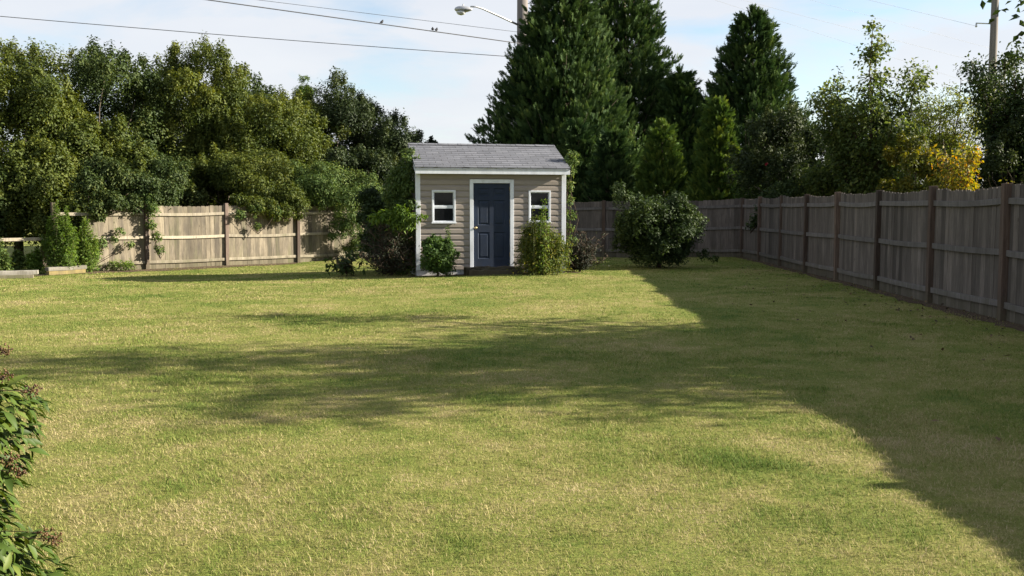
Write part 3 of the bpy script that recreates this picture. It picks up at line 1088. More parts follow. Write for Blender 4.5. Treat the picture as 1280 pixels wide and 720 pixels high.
    # door frame
    dz0, dz1 = .155, 2.195
    fr = MB()
    fr.box(dx0, dx0 + .085, -.044, .05, dz0 - .03, dz1)
    fr.box(dx1 - .085, dx1, -.044, .05, dz0 - .03, dz1)
    fr.box(dx0 + .086, dx1 - .086, -.044, .05, dz1 - .085, dz1)
    frame = fr.build('door_frame', M['white'], root, bevel=.004)
    th = MB(); th.box(dx0 - .03, dx1 + .03, -.10, .05, .10, .152); th.build('threshold', M['concrete'], root, bevel=.006)
    # door leaf with six raised panels
    lx0, lx1, lz0, lz1 = dx0 + .089, dx1 - .089, dz0 + .004, dz1 - .089
    yf = .004
    cols = [(lx0 + .11, (lx0 + lx1) / 2 - .045), ((lx0 + lx1) / 2 + .045, lx1 - .11)]
    H = lz1 - lz0
    rows = [(lz0 + .20, lz0 + .20 + .62), (lz0 + .98, lz0 + .98 + .58), (lz0 + 1.66, lz1 - .11)]
    mb = MB()
    gx = sorted({lx0, lx1, *[v for c in cols for v in c]}); gzv = sorted({lz0, lz1, *[v for r_ in rows for v in r_]})
    for i in range(len(gx) - 1):
        for j in range(len(gzv) - 1):
            x0, x1, z0, z1 = gx[i], gx[i + 1], gzv[j], gzv[j + 1]
            if (x0, x1) in cols and (z0, z1) in rows:
                # sunk moulding then raised field
                rings = [(0, 0), (.016, .013), (.034, .013), (.060, .003)]
                vv = []
                for ins, dep in rings:
                    vv += [(x0 + ins, yf + dep, z0 + ins), (x1 - ins, yf + dep, z0 + ins), (x1 - ins, yf + dep, z1 - ins), (x0 + ins, yf + dep, z1 - ins)]
                ff = []
                for r_ in range(3):
                    for e in range(4):
                        ff.append((r_ * 4 + e, r_ * 4 + (e + 1) % 4, r_ * 4 + 4 + (e + 1) % 4, r_ * 4 + 4 + e))
                ff.append((12, 13, 14, 15))
                mb.add(vv, ff)
            else:
                mb.add([(x0, yf, z0), (x1, yf, z0), (x1, yf, z1), (x0, yf, z1)], [(0, 1, 2, 3)])
    mb.add([(lx0, .044, lz0), (lx1, .044, lz0), (lx1, .044, lz1), (lx0, .044, lz1), (lx0, yf, lz0), (lx1, yf, lz0), (lx1, yf, lz1), (lx0, yf, lz1)],
           [(3, 2, 1, 0), (0, 1, 5, 4), (1, 2, 6, 5), (2, 3, 7, 6), (3, 0, 4, 7)])
    door = mb.build('door', M['door'], root)
    kb = MB()
    Mk = Matrix.Translation((lx0 + .055, yf, lz0 + .92)) @ Matrix.Rotation(R(90), 4, 'X')
    kb.lathe([(.031, 0), (.031, .006), (.012, .008), (.011, .030), (.022, .036), (.028, .048), (.024, .060), (.010, .066)], 14, M=Mk)
    kb.build('door_knob', M['brass'], door, smooth=True)
    for zz in (.25, 1.02, 1.78):
        hb = MB(); hb.tube([(lx1 - .001, -.002, lz0 + zz), (lx1 - .001, -.002, lz0 + zz + .09)], .007, 8); hb.build('hinge', M['brass'], door)
    # windows
    for a, b in wins:
        fm = MB()
        z0, z1 = wz
        y0, y1 = -.042, .03
        fm.box(a, a + .038, y0, y1, z0, z1); fm.box(b - .038, b, y0, y1, z0, z1)
        fm.box(a + .039, b - .039, y0, y1, z1 - .038, z1); fm.box(a + .039, b - .039, y0, y1, z0, z0 + .036)
        win = fm.build('window', M['white'], root, bevel=.003)
        zm = (z0 + z1) / 2 - .005
        s1 = MB()
        s1.box(a + .041, b - .041, -.022, .004, zm - .018, zm + .018); s1.build('meeting_rail', M['white'], win, bevel=.002)
        for (za, zb, yy) in ((zm + .019, z1 - .039, -.006), (z0 + .037, zm - .019, -.014)):
            sm = MB()
            xa, xb = a + .040, b - .040; w_ = .017
            sm.box(xa, xa + w_, yy - .006, yy + .010, za, zb); sm.box(xb - w_, xb, yy - .006, yy + .010, za, zb)
            sm.box(xa + w_, xb - w_, yy - .006, yy + .010, zb - w_, zb); sm.box(xa + w_, xb - w_, yy - .006, yy + .010, za, za + w_)
            sm.build('sash', M['white'], win)
            pm = MB(); pm.box(xa + w_, xb - w_, yy, yy + .004, za + w_, zb - w_); pm.build('pane', M['glass'], win)
        sl = MB(); sl.box(a - .015, b + .015, -.062, -.0425, z0 - .012, z0 + .02); sl.build('sill', M['white'], win, bevel=.003)
    return root


build_shed()


def shed_pt(x, y, z=0): return S_FL + ex * x + ey * y + Vector((0, 0, z))


# doorstep: a block of dark rotted timbers in front of the door
def doorstep():
    p = shed_pt(1.72, -.36)
    root = empty('doorstep', (p.x, p.y, gzf(p.x, p.y)), TH)
    tag(root, 'low dark brown timber step in front of the navy door', 'step')
    rng = random.Random(2)
    for i, (y0, y1, h) in enumerate(((-.22, -.06, .12), (-.055, .09, .16), (.095, .245, .17))):
        mb = MB()
        a, b = -.63 + rng.uniform(-.04, .03), .63 + rng.uniform(-.03, .04)
        K = 14; vs, fs = [], []
        for k in range(K + 1):
            s = a + (b - a) * k / K
            hh = h + rng.uniform(-.022, .012)
            for (yy, zz) in ((y0 + rng.uniform(-.012, .012), -.05), (y0 + .004 + rng.uniform(-.008, .008), hh - .02), (y0 + .025, hh), (y1 - .02, hh), (y1, hh - .02), (y1, -.05)):
                vs.append((s, yy, zz))
        for k in range(K):
            for e in range(6):
                fs.append((k * 6 + e, (k + 1) * 6 + e, (k + 1) * 6 + (e + 1) % 6, k * 6 + (e + 1) % 6))
        fs += [tuple(range(6)), tuple(K * 6 + e for e in range(5, -1, -1))]
        mb.add(vs, fs, rng.random())
        mb.build('timber', M['tie'], root)


doorstep()


# bare soil strips (sheets a few mm above the lawn) ------------------
def soil_strip(name, path, widths, lift=.006, seed=0):
    rng = np.random.default_rng(seed)
    pts = []
    for (a, b) in zip(path[:-1], path[1:]):
        n = max(2, int((Vector(b) - Vector(a)).length / .25))
        for k in range(n): pts.append(Vector(a).lerp(Vector(b), k / n))
    pts.append(Vector(path[-1]))
    vs, fs = [], []
    for i, p in enumerate(pts):
        d = (pts[min(i + 1, len(pts) - 1)] - pts[max(i - 1, 0)]).normalized()
        nrm = Vector((-d.y, d.x))
        w0 = widths[0] * rng.uniform(.6, 1.25); w1 = widths[1] * rng.uniform(.6, 1.25)
        for w in (-w0, (w1 - w0) / 2, w1):
            q = p + nrm * w
            vs.append((q.x, q.y, gzf(q.x, q.y) + lift))
    for i in range(len(pts) - 1):
        for e in (0, 1):
            a = i * 3 + e
            fs.append((a, a + 1, a + 4, a + 3))
    me = bpy.data.meshes.new(name); me.from_pydata(vs, [], fs)
    o = link(name, me, M['soil'])
    tag(o, kind='structure')
    return o


fl, fr_ = shed_pt(-.25, -.14), shed_pt(S_W + .3, -.14)
soil_strip('soil_bed', [(fl.x, fl.y), (fr_.x, fr_.y)], (.28, .22), seed=1)
soil_strip('fence_soil', [RF[0], RF[-1]], (.22, .16), seed=2)
soil_strip('weedy_soil', [(LF[0][0] + .3, LF[0][1] - .6), (LF[2][0] + .2, LF[2][1] - .35), (LF[4][0], LF[4][1] - .1)], (.55, .4), seed=3)


# ------------------------------------------------------------------ stacked lumber by the broken fence
def plank(label, p0, p1, w, h, mat, seed, name='plank', group='old boards lying by the broken fence'):
    """lumber from p0 to p1 (centre line of its underside)"""
    p0, p1 = Vector(p0), Vector(p1)
    rng = random.Random(seed)
    d = p1 - p0; L = d.length; a = math.atan2(d.y, d.x)
    root_loc = p0
    vs, fs = [], []
    K = 10
    el = math.asin(d.z / L)
    for k in range(K + 1):
        s = L * k / K
        sag = -.01 * math.sin(math.pi * k / K) + rng.uniform(-.003, .003)
        for (yy, zz) in ((-w / 2, 0), (w / 2, 0), (w / 2, h), (-w / 2, h)):
            vs.append((s * math.cos(el), yy + rng.uniform(-.002, .002), zz + s * math.sin(el) + sag))
    for k in range(K):
        for e in range(4):
            fs.append((k * 4 + e, (k + 1) * 4 + e, (k + 1) * 4 + (e + 1) % 4, k * 4 + (e + 1) % 4))
    fs += [(0, 1, 2, 3), tuple(K * 4 + e for e in (3, 2, 1, 0))]
    me = bpy.data.meshes.new(name); me.from_pydata(vs, [], fs)
    at_ = me.attributes.new('tint', 'FLOAT', 'POINT'); at_.data.foreach_set('value', np.full(len(vs), rng.random(), dtype=np.float32))
    o = link(name, me, M[mat]); o.location = root_loc; o.rotation_euler = (0, 0, a)
    tag(o, label, 'plank', group)
    return o


def gp(px, D, dz=0.0):
    c = P(px, 300, D)
    return Vector((c.x, D, gzf(c.x, D) + dz))


plank('grey white weathered board lying lowest on the soil at the far left edge', gp(-70, 22.5, .0), gp(40, 23.2, .005), .20, .08, 'rail_l', 1)
plank('pale peeling board stacked on the lowest one at the far left edge', gp(-60, 22.75, .085), gp(46, 23.4, .09), .26, .09, 'plank_white', 2)
plank('raw yellow timber lying on the soil under the tall weeds', gp(58, 24.3, .01), gp(104, 25.1, .02), .14, .09, 'plank_yellow', 3, 'timber')
plank('white peeling board lying on top of the yellow timber', gp(57, 24.45, .105), gp(105, 25.25, .115), .20, .09, 'plank_white', 4)

# ------------------------------------------------------------------ vegetation: left side
LG = 'trees beyond the left fence'
broadleaf('broadleaf_tree', 'tall rounded olive tree at the far left edge of the treeline', 'tree', 22, 29.5, 44, 100, 'olive', 11, .6, 60, 34000, group=LG)
broadleaf('broadleaf_tree', 'dark vine-hung tree with a flat top, second from the left edge', 'tree', 128, 31.5, 62, 92, 'olive_dark', 12, .6, 52, 26000, group=LG)
broadleaf('broadleaf_tree', 'olive tree standing outside the left edge of the treeline', 'tree', -120, 28, 52, 95, 'olive', 13, .6, 46, 16000, group=LG)
broadleaf('broadleaf_tree', 'tallest yellowish green tree in the middle of the left treeline', 'tree', 244, 34.0, 56, 78, 'olive', 14, .6, 54, 28000, group=LG)
broadleaf('broadleaf_tree', 'broad olive tree whose crown sits right of the tallest one', 'tree', 330, 34.5, 112, 84, 'olive', 15, .6, 54, 28000, group=LG)
broadleaf('broadleaf_tree', 'dark shaded tree with a ragged top left of the shed', 'tree', 440, 38.0, 106, 78, 'dark', 16, .6, 50, 26000, group=LG)
broadleaf('broadleaf_tree', 'lowest dark tree whose top slopes down to the shed roof', 'tree', 506, 39.5, 162, 58, 'dark', 17, .5, 40, 18000, group=LG)
broadleaf('broadleaf_tree', 'olive tree in front of the small pine top', 'tree', 392, 37.0, 112, 58, 'olive', 18, .6, 38, 16000, group=LG)
for px_, D_, top_, r_, lb_ in ((182, 37, 74, 84, 'dark tree filling the dip between the flat topped tree and the tallest one'),
                              (292, 38, 96, 72, 'dark tree showing behind the right shoulder of the tallest tree'),
                              (366, 40.5, 117, 66, 'dark tree just left of the small pine top'),
                              (474, 41.5, 130, 60, 'dark tree showing between the two trees nearest the shed'),
                              (536, 42.5, 172, 36, 'last dark treetop at the left edge of the shed roof')):
    broadleaf('broadleaf_tree', lb_, 'tree', px_, D_, top_, r_, 'olive_dark' if px_ < 400 else 'dark', 200 + px_, .6, 44, 15000, L=.13, group=LG)
broadleaf('shrub', 'rounded olive shrub bulging over the gap in the left fence', 'shrub', 52, 28.3, 165, 82, 'olive', 19, .2, 44, 22000, L=.11, group='shrubs along the left fence', ry=.75)
broadleaf('shrub', 'yellow green shrub with a pointed top over the weathered fence end', 'shrub', 128, 29.3, 150, 62, 'olive', 20, .5, 40, 18000, L=.11, group='shrubs along the left fence', ry=.75)
broadleaf('shrub', 'dark olive shrub leaning over the first whole fence panel', 'shrub', 205, 30.2, 195, 52, 'olive_dark', 21, .6, 36, 15000, L=.11, group='shrubs along the left fence', ry=.8)
broadleaf('shrub', 'olive shrub filling behind the second fence panel below the tallest tree', 'shrub', 278, 32.0, 175, 58, 'olive', 22, .6, 36, 15000, L=.11, group='shrubs along the left fence', ry=.8)
broadleaf('shrub', 'low dark shrub behind the far left end of the fence', 'shrub', -45, 26.8, 180, 70, 'olive_dark', 23, .15, 36, 13000, L=.11, group='shrubs along the left fence', ry=.7)
broadleaf('shrub', 'dark shrub in the shade between the draped vines and the shed', 'shrub', 455, 34.6, 178, 58, 'dark', 24, .3, 40, 16000, L=.11, group='shrubs along the left fence', ry=.8)
broadleaf('pine_tree', 'pale green pine top poking above the left treeline', 'tree', 385, 43, 88, 26, 'thuja', 25, 1.0, 60, 14000, L=.13, W=.22, rb=.34, group=LG, taper=.5)

VG = 'vines climbing over the left fence'


def vine_mass(label, blobs_px, D, mat, seed, n, L=.07, hang=.6, group=VG, strands=6, name='climbing_vine', cat='vine', W=.5):
    """blobs_px: (px, py, D, r_metres)"""
    rng = np.random.default_rng(seed)
    w = [P(px, py, d) for px, py, d, r in blobs_px]
    cx, cy = sum(p.x for p in w) / len(w), sum(p.y for p in w) / len(w)
    g = gzf(cx, cy)
    t = empty(name, (cx, cy, g)); tag(t, label, cat, group)
    bl = [(p.x - cx, p.y - cy, p.z - g, b[3], b[3] * .7, b[3] * .9) for p, b in zip(w, blobs_px)]
    small = []
    for b in bl:
        for _ in range(6):
            d = rng.normal(0, 1, 3); d /= np.linalg.norm(d)
            small.append((b[0] + d[0] * b[3], b[1] + d[1] * b[4], b[2] + d[2] * b[5], b[3] * .35, b[3] * .3, b[3] * .4))
    pos, d, i1 = blob_cloud(rng, bl, int(n * .6), .5, .3)
    p2, d2, i2 = blob_cloud(rng, small, int(n * .4), .7)
    pos = np.concatenate([pos, p2]); d = np.concatenate([d, d2])
    k = pos[:, 2] > .03
    pos, d = pos[k], d[k]
    link('foliage', leaves_mesh('foliage', pos, d, L, W, rng, hang=hang), M[mat], t)
    mb = MB()
    low = min(bl, key=lambda q: q[2])
    e = Vector((low[0], low[1], max(.0, low[2] - .25)))
    for q in rng.permutation(len(bl))[:max(strands, 3)]:
        b = bl[q]
        s = Vector((b[0], b[1], b[2]))
        mb.tube([e, e.lerp(s, .5) + Vector((rng.normal(0, .1), rng.normal(0, .04), 0)), s], [.010, .008, .004], 5)
    mb.build('stem', M['twig'], t, smooth=True)
    return t


vine_mass('leafy vine draped over the fence top right of the tall olive tree',
          [(300, 225, 30.2, .5), (325, 238, 30.0, .55), (345, 222, 30.8, .6), (360, 245, 30.1, .5), (312, 210, 30.8, .55), (335, 205, 31.4, .6), (282, 215, 30.6, .5), (318, 256, 29.2, .3), (338, 262, 29.5, .34), (356, 264, 29.8, .32), (300, 250, 29.0, .25), (374, 258, 30.1, .36)], 30, 'olive', 31, 28000, L=.075)
vine_mass('bright green creeper spilling down the fence nearest the shed',
          [(395, 235, 30.8, .6), (415, 225, 31.4, .65), (375, 222, 31.2, .55), (430, 250, 31.0, .55), (442, 275, 31.0, .45), (425, 285, 31.0, .4), (455, 240, 31.6, .6), (450, 300, 31.2, .35), (436, 312, 31.3, .3)], 31, 'vine', 32, 26000)
vine_mass('thin creeper hanging on the left fence beside the first dark post', [(190, 262, 26.95, .22), (188, 280, 26.9, .16), (196, 296, 26.95, .16), (200, 312, 26.95, .14), (181, 250, 27.0, .25)], 27, 'vine', 33, 1400, L=.08, strands=4)
vine_mass('sparse creeper spread over the whole boards left of the dark post', [(150, 290, 26.3, .14), (143, 300, 26.2, .12), (163, 305, 26.5, .12), (122, 305, 25.9, .25), (118, 320, 25.9, .22)], 26, 'vine', 34, 900, L=.08, strands=4)
vine_mass('small creeper hanging between the second and third fence posts', [(318, 262, 29.1, .2), (300, 268, 28.8, .16), (345, 266, 29.5, .2), (322, 282, 29.15, .10)], 29, 'vine', 35, 900, L=.08, strands=3)
vine_mass('broad leaved bank of foliage hanging over the first whole fence panel', [(150, 225, 27.0, .5), (175, 232, 27.2, .5), (205, 240, 27.6, .45), (130, 215, 26.8, .5), (215, 225, 28.2, .5), (110, 232, 26.3, .45), (190, 248, 27.2, .3), (140, 252, 26.2, .35), (120, 262, 25.9, .3), (165, 256, 26.7, .3)], 27, 'olive_dark', 36, 20000, L=.085)


def weed(label, px, D, top, rw, seed, mat='weed', stems=16, per=110, L=.05, W=.28, name='tall_weed', cat='weed', group='tall weeds at the broken fence', spread=.5):
    rng = np.random.default_rng(seed)
    c = P(px, 300, D); g = gzf(c.x, D)
    h = P(px, top, D).z - g
    t = empty(name, (c.x, D, g)); tag(t, label, cat, group)
    mb = MB(); pos, out = [], []
    for s in range(stems):
        a = rng.uniform(0, 2 * math.pi); r0 = rw * rng.uniform(0, .6); r1 = rw * rng.uniform(.2, 1.0)
        b = Vector((math.cos(a) * r0, math.sin(a) * r0 * .6, -.02)); hh = h * rng.uniform(.68, 1.0) * (1 - .55 * (r1 / rw) ** 1.3)
        e = Vector((math.cos(a) * r1, math.sin(a) * r1 * .6, hh))
        m_ = b.lerp(e, .5) + Vector((rng.normal(0, .04), rng.normal(0, .04), .05))
        mb.tube([b, m_, e], [.006, .006, .002], 5)
        u = rng.random(per) ** .75
        pp = (np.array(b)[None] * ((1 - u) ** 2)[:, None] + np.array(m_)[None] * (2 * u * (1 - u))[:, None] + np.array(e)[None] * (u ** 2)[:, None])
        wid = spread * .18 * (1.15 - u)
        off = rng.normal(0, 1, (per, 3)) * wid[:, None]
        pos.append(pp + off); out.append(off + np.array([0, 0, .12]))
    pos, out = np.concatenate(pos), np.concatenate(out)
    k = pos[:, 2] > .03
    link('foliage', leaves_mesh('foliage', pos[k], out[k], L, W, rng, up=.2, hang=-.1), M[mat], t)
    mb.build('stem', M['green_stem'], t, smooth=True)
    return t


weed('tallest feathery bright green weed in front of the broken fence', 78, 25.0, 240, .55, 41, stems=44, per=230, L=.075)
weed('feathery weed growing at the right end of the stacked boards', 108, 25.6, 255, .36, 42, stems=30, per=200, L=.075)
weed('leafy weed by the rail at the far left edge', -6, 24.2, 288, .30, 43, stems=24, per=150, mat='vine', L=.09, W=.45)
weed('short leafy weed under the bare rail', 42, 24.9, 304, .22, 44, stems=16, per=150, mat='weed', L=.08, W=.5)
weed('drooping weed hanging below the bare rail right of its left end', 22, 25.0, 306, .2, 45, stems=14, per=130, mat='vine', L=.08, W=.5)
weed('low weed at the foot of the first dark fence post', 150, 26.2, 322, .5, 46, stems=16, per=50, L=.07, W=.4)

# shrubs round the shed ---------------------------------------------
SG = 'shrubs growing round the shed'
broadleaf('shrub', 'large tangled dark shrub hugging the left side of the shed', 'shrub', 484, 24.0, 225, 44, 'bush', 51, .0, 50, 30000, L=.075, group=SG, hang=.3, bark='twig', inner=.2)
twig_tree('bare_bush', 'dark twiggy bush low at the left corner of the shed', 'bush', *P(488, 300, 22.3).xy, 1.35, 'purple', 52, nlimb=46, spread=.85, tlo=.2, fork=.12, nsub=12, L=.05, per=9, leaf_r=.12, base_r=.03, zmin=.05, group=SG)
twig_tree('sapling', 'young plant with broad drooping dark leaves in front of the left fence', 'plant', *P(432, 300, 22.3).xy, .55, 'bush', 53, nlimb=8, spread=.65, fork=.1, nsub=5, L=.16, W=.45, per=5, leaf_r=.1, base_r=.012, zmin=.08, group=None, hang=.5)
vine_mass('creeper climbing the left corner of the shed up to the eave', [(512, 205, 22.35, .22), (505, 220, 22.3, .3), (496, 235, 22.4, .35), (512, 235, 22.2, .18), (515, 255, 22.0, .14), (510, 275, 22.1, .2), (500, 255, 22.4, .3), (505, 290, 22.2, .25), (511, 192, 22.6, .15), (511, 300, 22.6, .28), (512, 320, 22.5, .3), (513, 250, 22.9, .3), (512, 225, 23.0, .3), (509, 335, 22.4, .25)], 22, 'vine', 54, 11000, L=.07, group=None, strands=5)
vine_mass('bright sunlit branch of pale leaves reaching out beside the left shed window', [(470, 273, 22.0, .16), (482, 270, 21.9, .16), (494, 276, 21.85, .18), (505, 268, 21.8, .16), (514, 272, 21.75, .16), (508, 280, 21.8, .14), (498, 262, 21.9, .13), (525, 270, 21.7, .07), (534, 269, 21.7, .04)], 22, 'weed', 55, 850, L=.13, group=None, strands=5, hang=1.0, W=.3)
broadleaf('shrub', 'round bright green bush under the left shed window', 'bush', 546, 21.65, 294, 25, 'shrub', 56, .0, 40, 15000, L=.055, group=SG, bark='twig', rb=.36)
weed('slim shoot rising from the round bush to the left window sill', 559, 21.75, 274, .12, 57, mat='shrub', stems=7, per=90, L=.07, W=.5, name='shoot', cat='plant', group=None, spread=.5)
weed('wispy yellow green bush in front of the right shed window', 677, 21.9, 258, .64, 58, mat='goldenrod', stems=64, per=220, L=.065, W=.45, name='shrub', cat='bush', group=SG, spread=1.0)
weed('tall green shoot standing before the right shed window', 679, 21.6, 226, .10, 59, mat='weed', stems=6, per=110, L=.07, W=.4, name='shoot', cat='plant', group=None, spread=.55)
weed('yellow flower spike at the left of the wispy bush', 667, 21.6, 248, .18, 60, mat='goldenrod', stems=6, per=80, L=.045, W=.4, name='flower_spike', cat='plant', group=None, spread=.4)
weed('thin pale shoots leaning left of the wispy bush', 653, 21.7, 240, .14, 61, mat='goldenrod', stems=3, per=50, L=.045, W=.35, name='shoot', cat='plant', group=None, spread=.3)
vine_mass('leafy creeper climbing the right corner of the shed', [(714, 202, 22.95, .16), (713, 216, 22.95, .14), (712, 232, 22.95, .13), (711, 250, 22.95, .12), (712, 268, 22.95, .15), (709, 285, 22.95, .14), (716, 194, 23.0, .14), (710, 305, 22.9, .2)], 23, 'vine', 62, 1700, L=.075, group=None, strands=8)
twig_tree('bare_bush', 'dark purple brown twiggy bush at the right corner of the shed', 'bush', *P(724, 300, 22.9).xy, 1.0, 'purple', 63, nlimb=34, spread=.62, tlo=.2, fork=.1, nsub=13, L=.045, per=10, leaf_r=.1, base_r=.025, zmin=.05, group=SG)

# the big rounded bush on the lawn
broadleaf('bush', 'big rounded dark green bush standing on the lawn right of the shed', 'bush', 823, 24.7, 243, 57, 'bush', 64, .0, 66, 46000, L=.075, W=.5, rb=.30, bark='twig', taper=-.05, ry=.9,
          extra=[(0, -.2, .25, .5, .45, .3), (.4, -.1, .3, .4, .4, .35), (-.35, -.1, .35, .4, .4, .35), (-1.0, .1, 2.05, .16, .16, .25), (-.95, 0, 1.75, .28, .28, .3), (.5, 0, 1.75, .25, .25, .25), (1.15, 0, .28, .18, .15, .10), (1.4, 0, .22, .12, .1, .07)])

# ------------------------------------------------------------------ vegetation: behind the back fence
CG = 'conifers behind the back fence'
wide = lambda u: min(1.0, (1 - u) ** .72 * 1.15) * (1 - .30 * (1 - u) ** 7)
conifer('huge dark cypress rising behind the shed roof', 702, 41, -60, 124, 'cypress', 71, 900, 30, .42, group=CG, prof=wide)
conifer('second huge dark cypress behind and right of the first', 777, 45, -75, 110, 'cypress', 72, 700, 28, .42, group=CG, prof=wide)
conifer('tall dark cypress with a pointed top in the gap of the sky', 934, 43, 10, 116, 'cypress', 73, 640, 26, .42, group=CG, prof=lambda u: (1 - u) ** .66)
conifer('slim dark cypress shoulder right of the huge pair', 848, 42, 84, 60, 'cypress', 74, 340, 24, .40, group=CG, prof=lambda u: (1 - u) ** .6)
conifer('pointed yellow green thuja standing right of the lawn bush', 895, 34, 122, 42, 'thuja', 75, 300, 24, .28, name='thuja_tree', group=CG, prof=lambda u: (1 - u) ** .55 * (1 - .15 * (1 - u) ** 5))
conifer('broad yellow green thuja behind the lawn bush', 826, 35, 150, 46, 'thuja', 76, 300, 24, .28, name='thuja_tree', group=CG, prof=lambda u: (1 - u) ** .55)
conifer('dark thuja filling between shed and lawn bush', 765, 36, 165, 44, 'cypress', 77, 260, 22, .32, name='thuja_tree', group=CG, prof=lambda u: (1 - u) ** .5)
conifer('low shaded cypress right behind the shed roof end', 722, 37.5, 150, 40, 'cypress', 78, 240, 22, .34, group=CG, prof=lambda u: (1 - u) ** .5)

# ------------------------------------------------------------------ vegetation: beyond the right fence
RG = 'trees and shrubs beyond the right fence'


def xy(px, D): return P(px, 300, D).xy


broadleaf('shrub', 'dark green rose shrub with a few red blooms behind the fence corner', 'shrub', 985, 31, 122, 72, 'dark', 81, .4, 54, 42000, L=.085, group=RG, shell=.6)
broadleaf('shrub', 'lime green shrub in sunlight just behind the back fence corner', 'shrub', 942, 32.5, 190, 30, 'shrub', 82, .4, 26, 7000, L=.08, group=RG, shell=.7)
twig_tree('airy_tree', 'open upright tree with many thin limbs, left of the feathery one', 'tree', *xy(1078, 27.0), 5.6, 'airy', 83, nlimb=14, spread=1.5, fork=.7, nsub=28, L=.115, W=.6, per=38, leaf_r=.26, base_r=.07, group=RG, zmin=.8,
          extra_tips=[(.1, 0, 6.45), (.3, .1, 6.1), (-.9, 0, 5.1), (-1.2, 0, 4.6), (1.1, 0, 5.2)])
twig_tree('feathery_tree', 'light feathery tree with pale leaves against the sky', 'tree', *xy(1178, 33.0), 6.9, 'feather', 84, nlimb=11, spread=1.9, fork=1.2, nsub=26, L=.11, W=.4, per=44, leaf_r=.32, base_r=.07, group=RG, zmin=1.5, up=.6)
twig_tree('airy_tree', 'dark open tree with drooping leaves at the right edge of the view', 'tree', *xy(1270, 27.5), 6.3, 'bush', 85, nlimb=16, spread=1.75, fork=.6, nsub=32, L=.11, W=.6, per=46, leaf_r=.28, base_r=.07, group=RG, zmin=.7)
twig_tree('autumn_shrub', 'shrub with orange and yellow autumn leaves behind the right fence', 'shrub', *xy(1193, 22.8), 3.35, 'autumn', 86, nlimb=10, spread=.55, fork=.4, nsub=17, L=.10, per=15, leaf_r=.2, base_r=.04, group=RG, zmin=.5)
broadleaf('shrub', 'bronze green shrub turning yellow left of the autumn one', 'shrub', 1140, 25.0, 160, 46, 'autumn_green', 87, .4, 40, 22000, L=.085, group=RG, shell=.6)
twig_tree('autumn_shrub', 'low yellow shrub poking over the fence at its nearest tall panel', 'shrub', *xy(1240, 22.8), 2.3, 'autumn', 88, nlimb=8, spread=.6, fork=.3, nsub=10, L=.085, per=10, leaf_r=.16, base_r=.03, group=RG, zmin=.4)
broadleaf('shrub', 'green shrub at the foot of the open upright tree', 'shrub', 1045, 28.5, 175, 60, 'airy', 89, .3, 36, 20000, L=.085, group=RG, shell=.65)
broadleaf('shrub', 'olive shrub between the upright tree and the bronze shrub', 'shrub', 1112, 29.5, 165, 52, 'olive_dark', 90, .3, 34, 20000, L=.085, group=RG, shell=.65)
broadleaf('shrub', 'mid green rounded shrub left of the open upright tree', 'shrub', 1018, 30.5, 152, 40, 'airy', 94, .3, 36, 15000, L=.09, group=RG, shell=.6)
broadleaf('shrub', 'tall mid green shrub filling in right of the open upright tree', 'shrub', 1108, 31.0, 128, 44, 'airy', 96, .3, 40, 16000, L=.09, group=RG, shell=.6)
broadleaf('shrub', 'dense dark shrub under the right edge tree', 'shrub', 1262, 26.5, 125, 56, 'dark', 91, .3, 36, 24000, L=.085, group=RG, shell=.6)
broadleaf('shrub', 'dark shrub beyond the right edge of the fence line', 'shrub', 1350, 25, 120, 60, 'dark', 92, .3, 40, 10000, L=.09, group=RG)
# branch with drooping leaves hanging over the fence corner
vine_mass('leafy branch hanging over the fence in the back right corner', [(962, 248, 28.2, .30), (955, 262, 28.0, .26), (945, 273, 27.9, .2), (972, 240, 28.6, .34), (938, 281, 27.9, .13), (990, 238, 28.4, .3)], 28, 'bush', 93, 2600, L=.09, group=None, name='hanging_branch', cat='branch', strands=7)
# red blooms on the rose shrub
rs = bpy.data.objects.get('shrub')
for o in COL.objects:
    if o.get('label', '').startswith('dark green rose shrub'):
        rng = np.random.default_rng(4)
        for (px, py) in ((975, 198), (958, 205)):
            w = P(px, py, 29.4) - o.location
            n = 26
            d = unit(rng.normal(0, 1, (n, 3)))
            link('bloom', leaves_mesh('bloom', np.array(w)[None] + d * .02, d, .045, .9, rng), M['flower'], o)

# big tree whose crown shades the middle of the lawn; most of it stands right of the view
twig_tree('shade_tree', 'large leafy tree whose twigs hang in at the top right corner', 'tree', 10.2, 10.35, 7.2, 'bush', 95, nlimb=17, spread=2.6, fork=1.4, nsub=25, L=.13, W=.6, dome=.38, per=36, leaf_r=.42, base_r=.13, zmin=1.6, up=.4, bark='bark',
          extra_tips=[(-2.75, 4.0, 4.6), (-2.4, 3.7, 3.9), (0, -2.3, 5.0), (-.9, -2.1, 4.6), (.2, .5, 7.8), (-.5, .2, 7.4), (.2, -.5, 7.1)])


# ------------------------------------------------------------------ distant wood
def woods():
    rng = np.random.default_rng(9)
    bl = []
    for x in np.arange(-75, 80, 1.6):
        h = rng.uniform(3.0, 4.4)
        y = 78 + rng.uniform(-3, 3)
        for _ in range(3):
            r = rng.uniform(1.0, 1.8)
            bl.append((x + rng.normal(0, .6), y + rng.normal(0, 1), rng.uniform(.8, h), r, r, r * .8))
    pos, d, _ = blob_cloud(rng, bl, 52000, .5)
    o = link('distant_wood', leaves_mesh('distant_wood', pos, d, .28, .6, rng), M['olive_dark'])
    tag(o, 'far low wood seen through the gaps behind the garden trees', 'wood', kind='stuff')


woods()


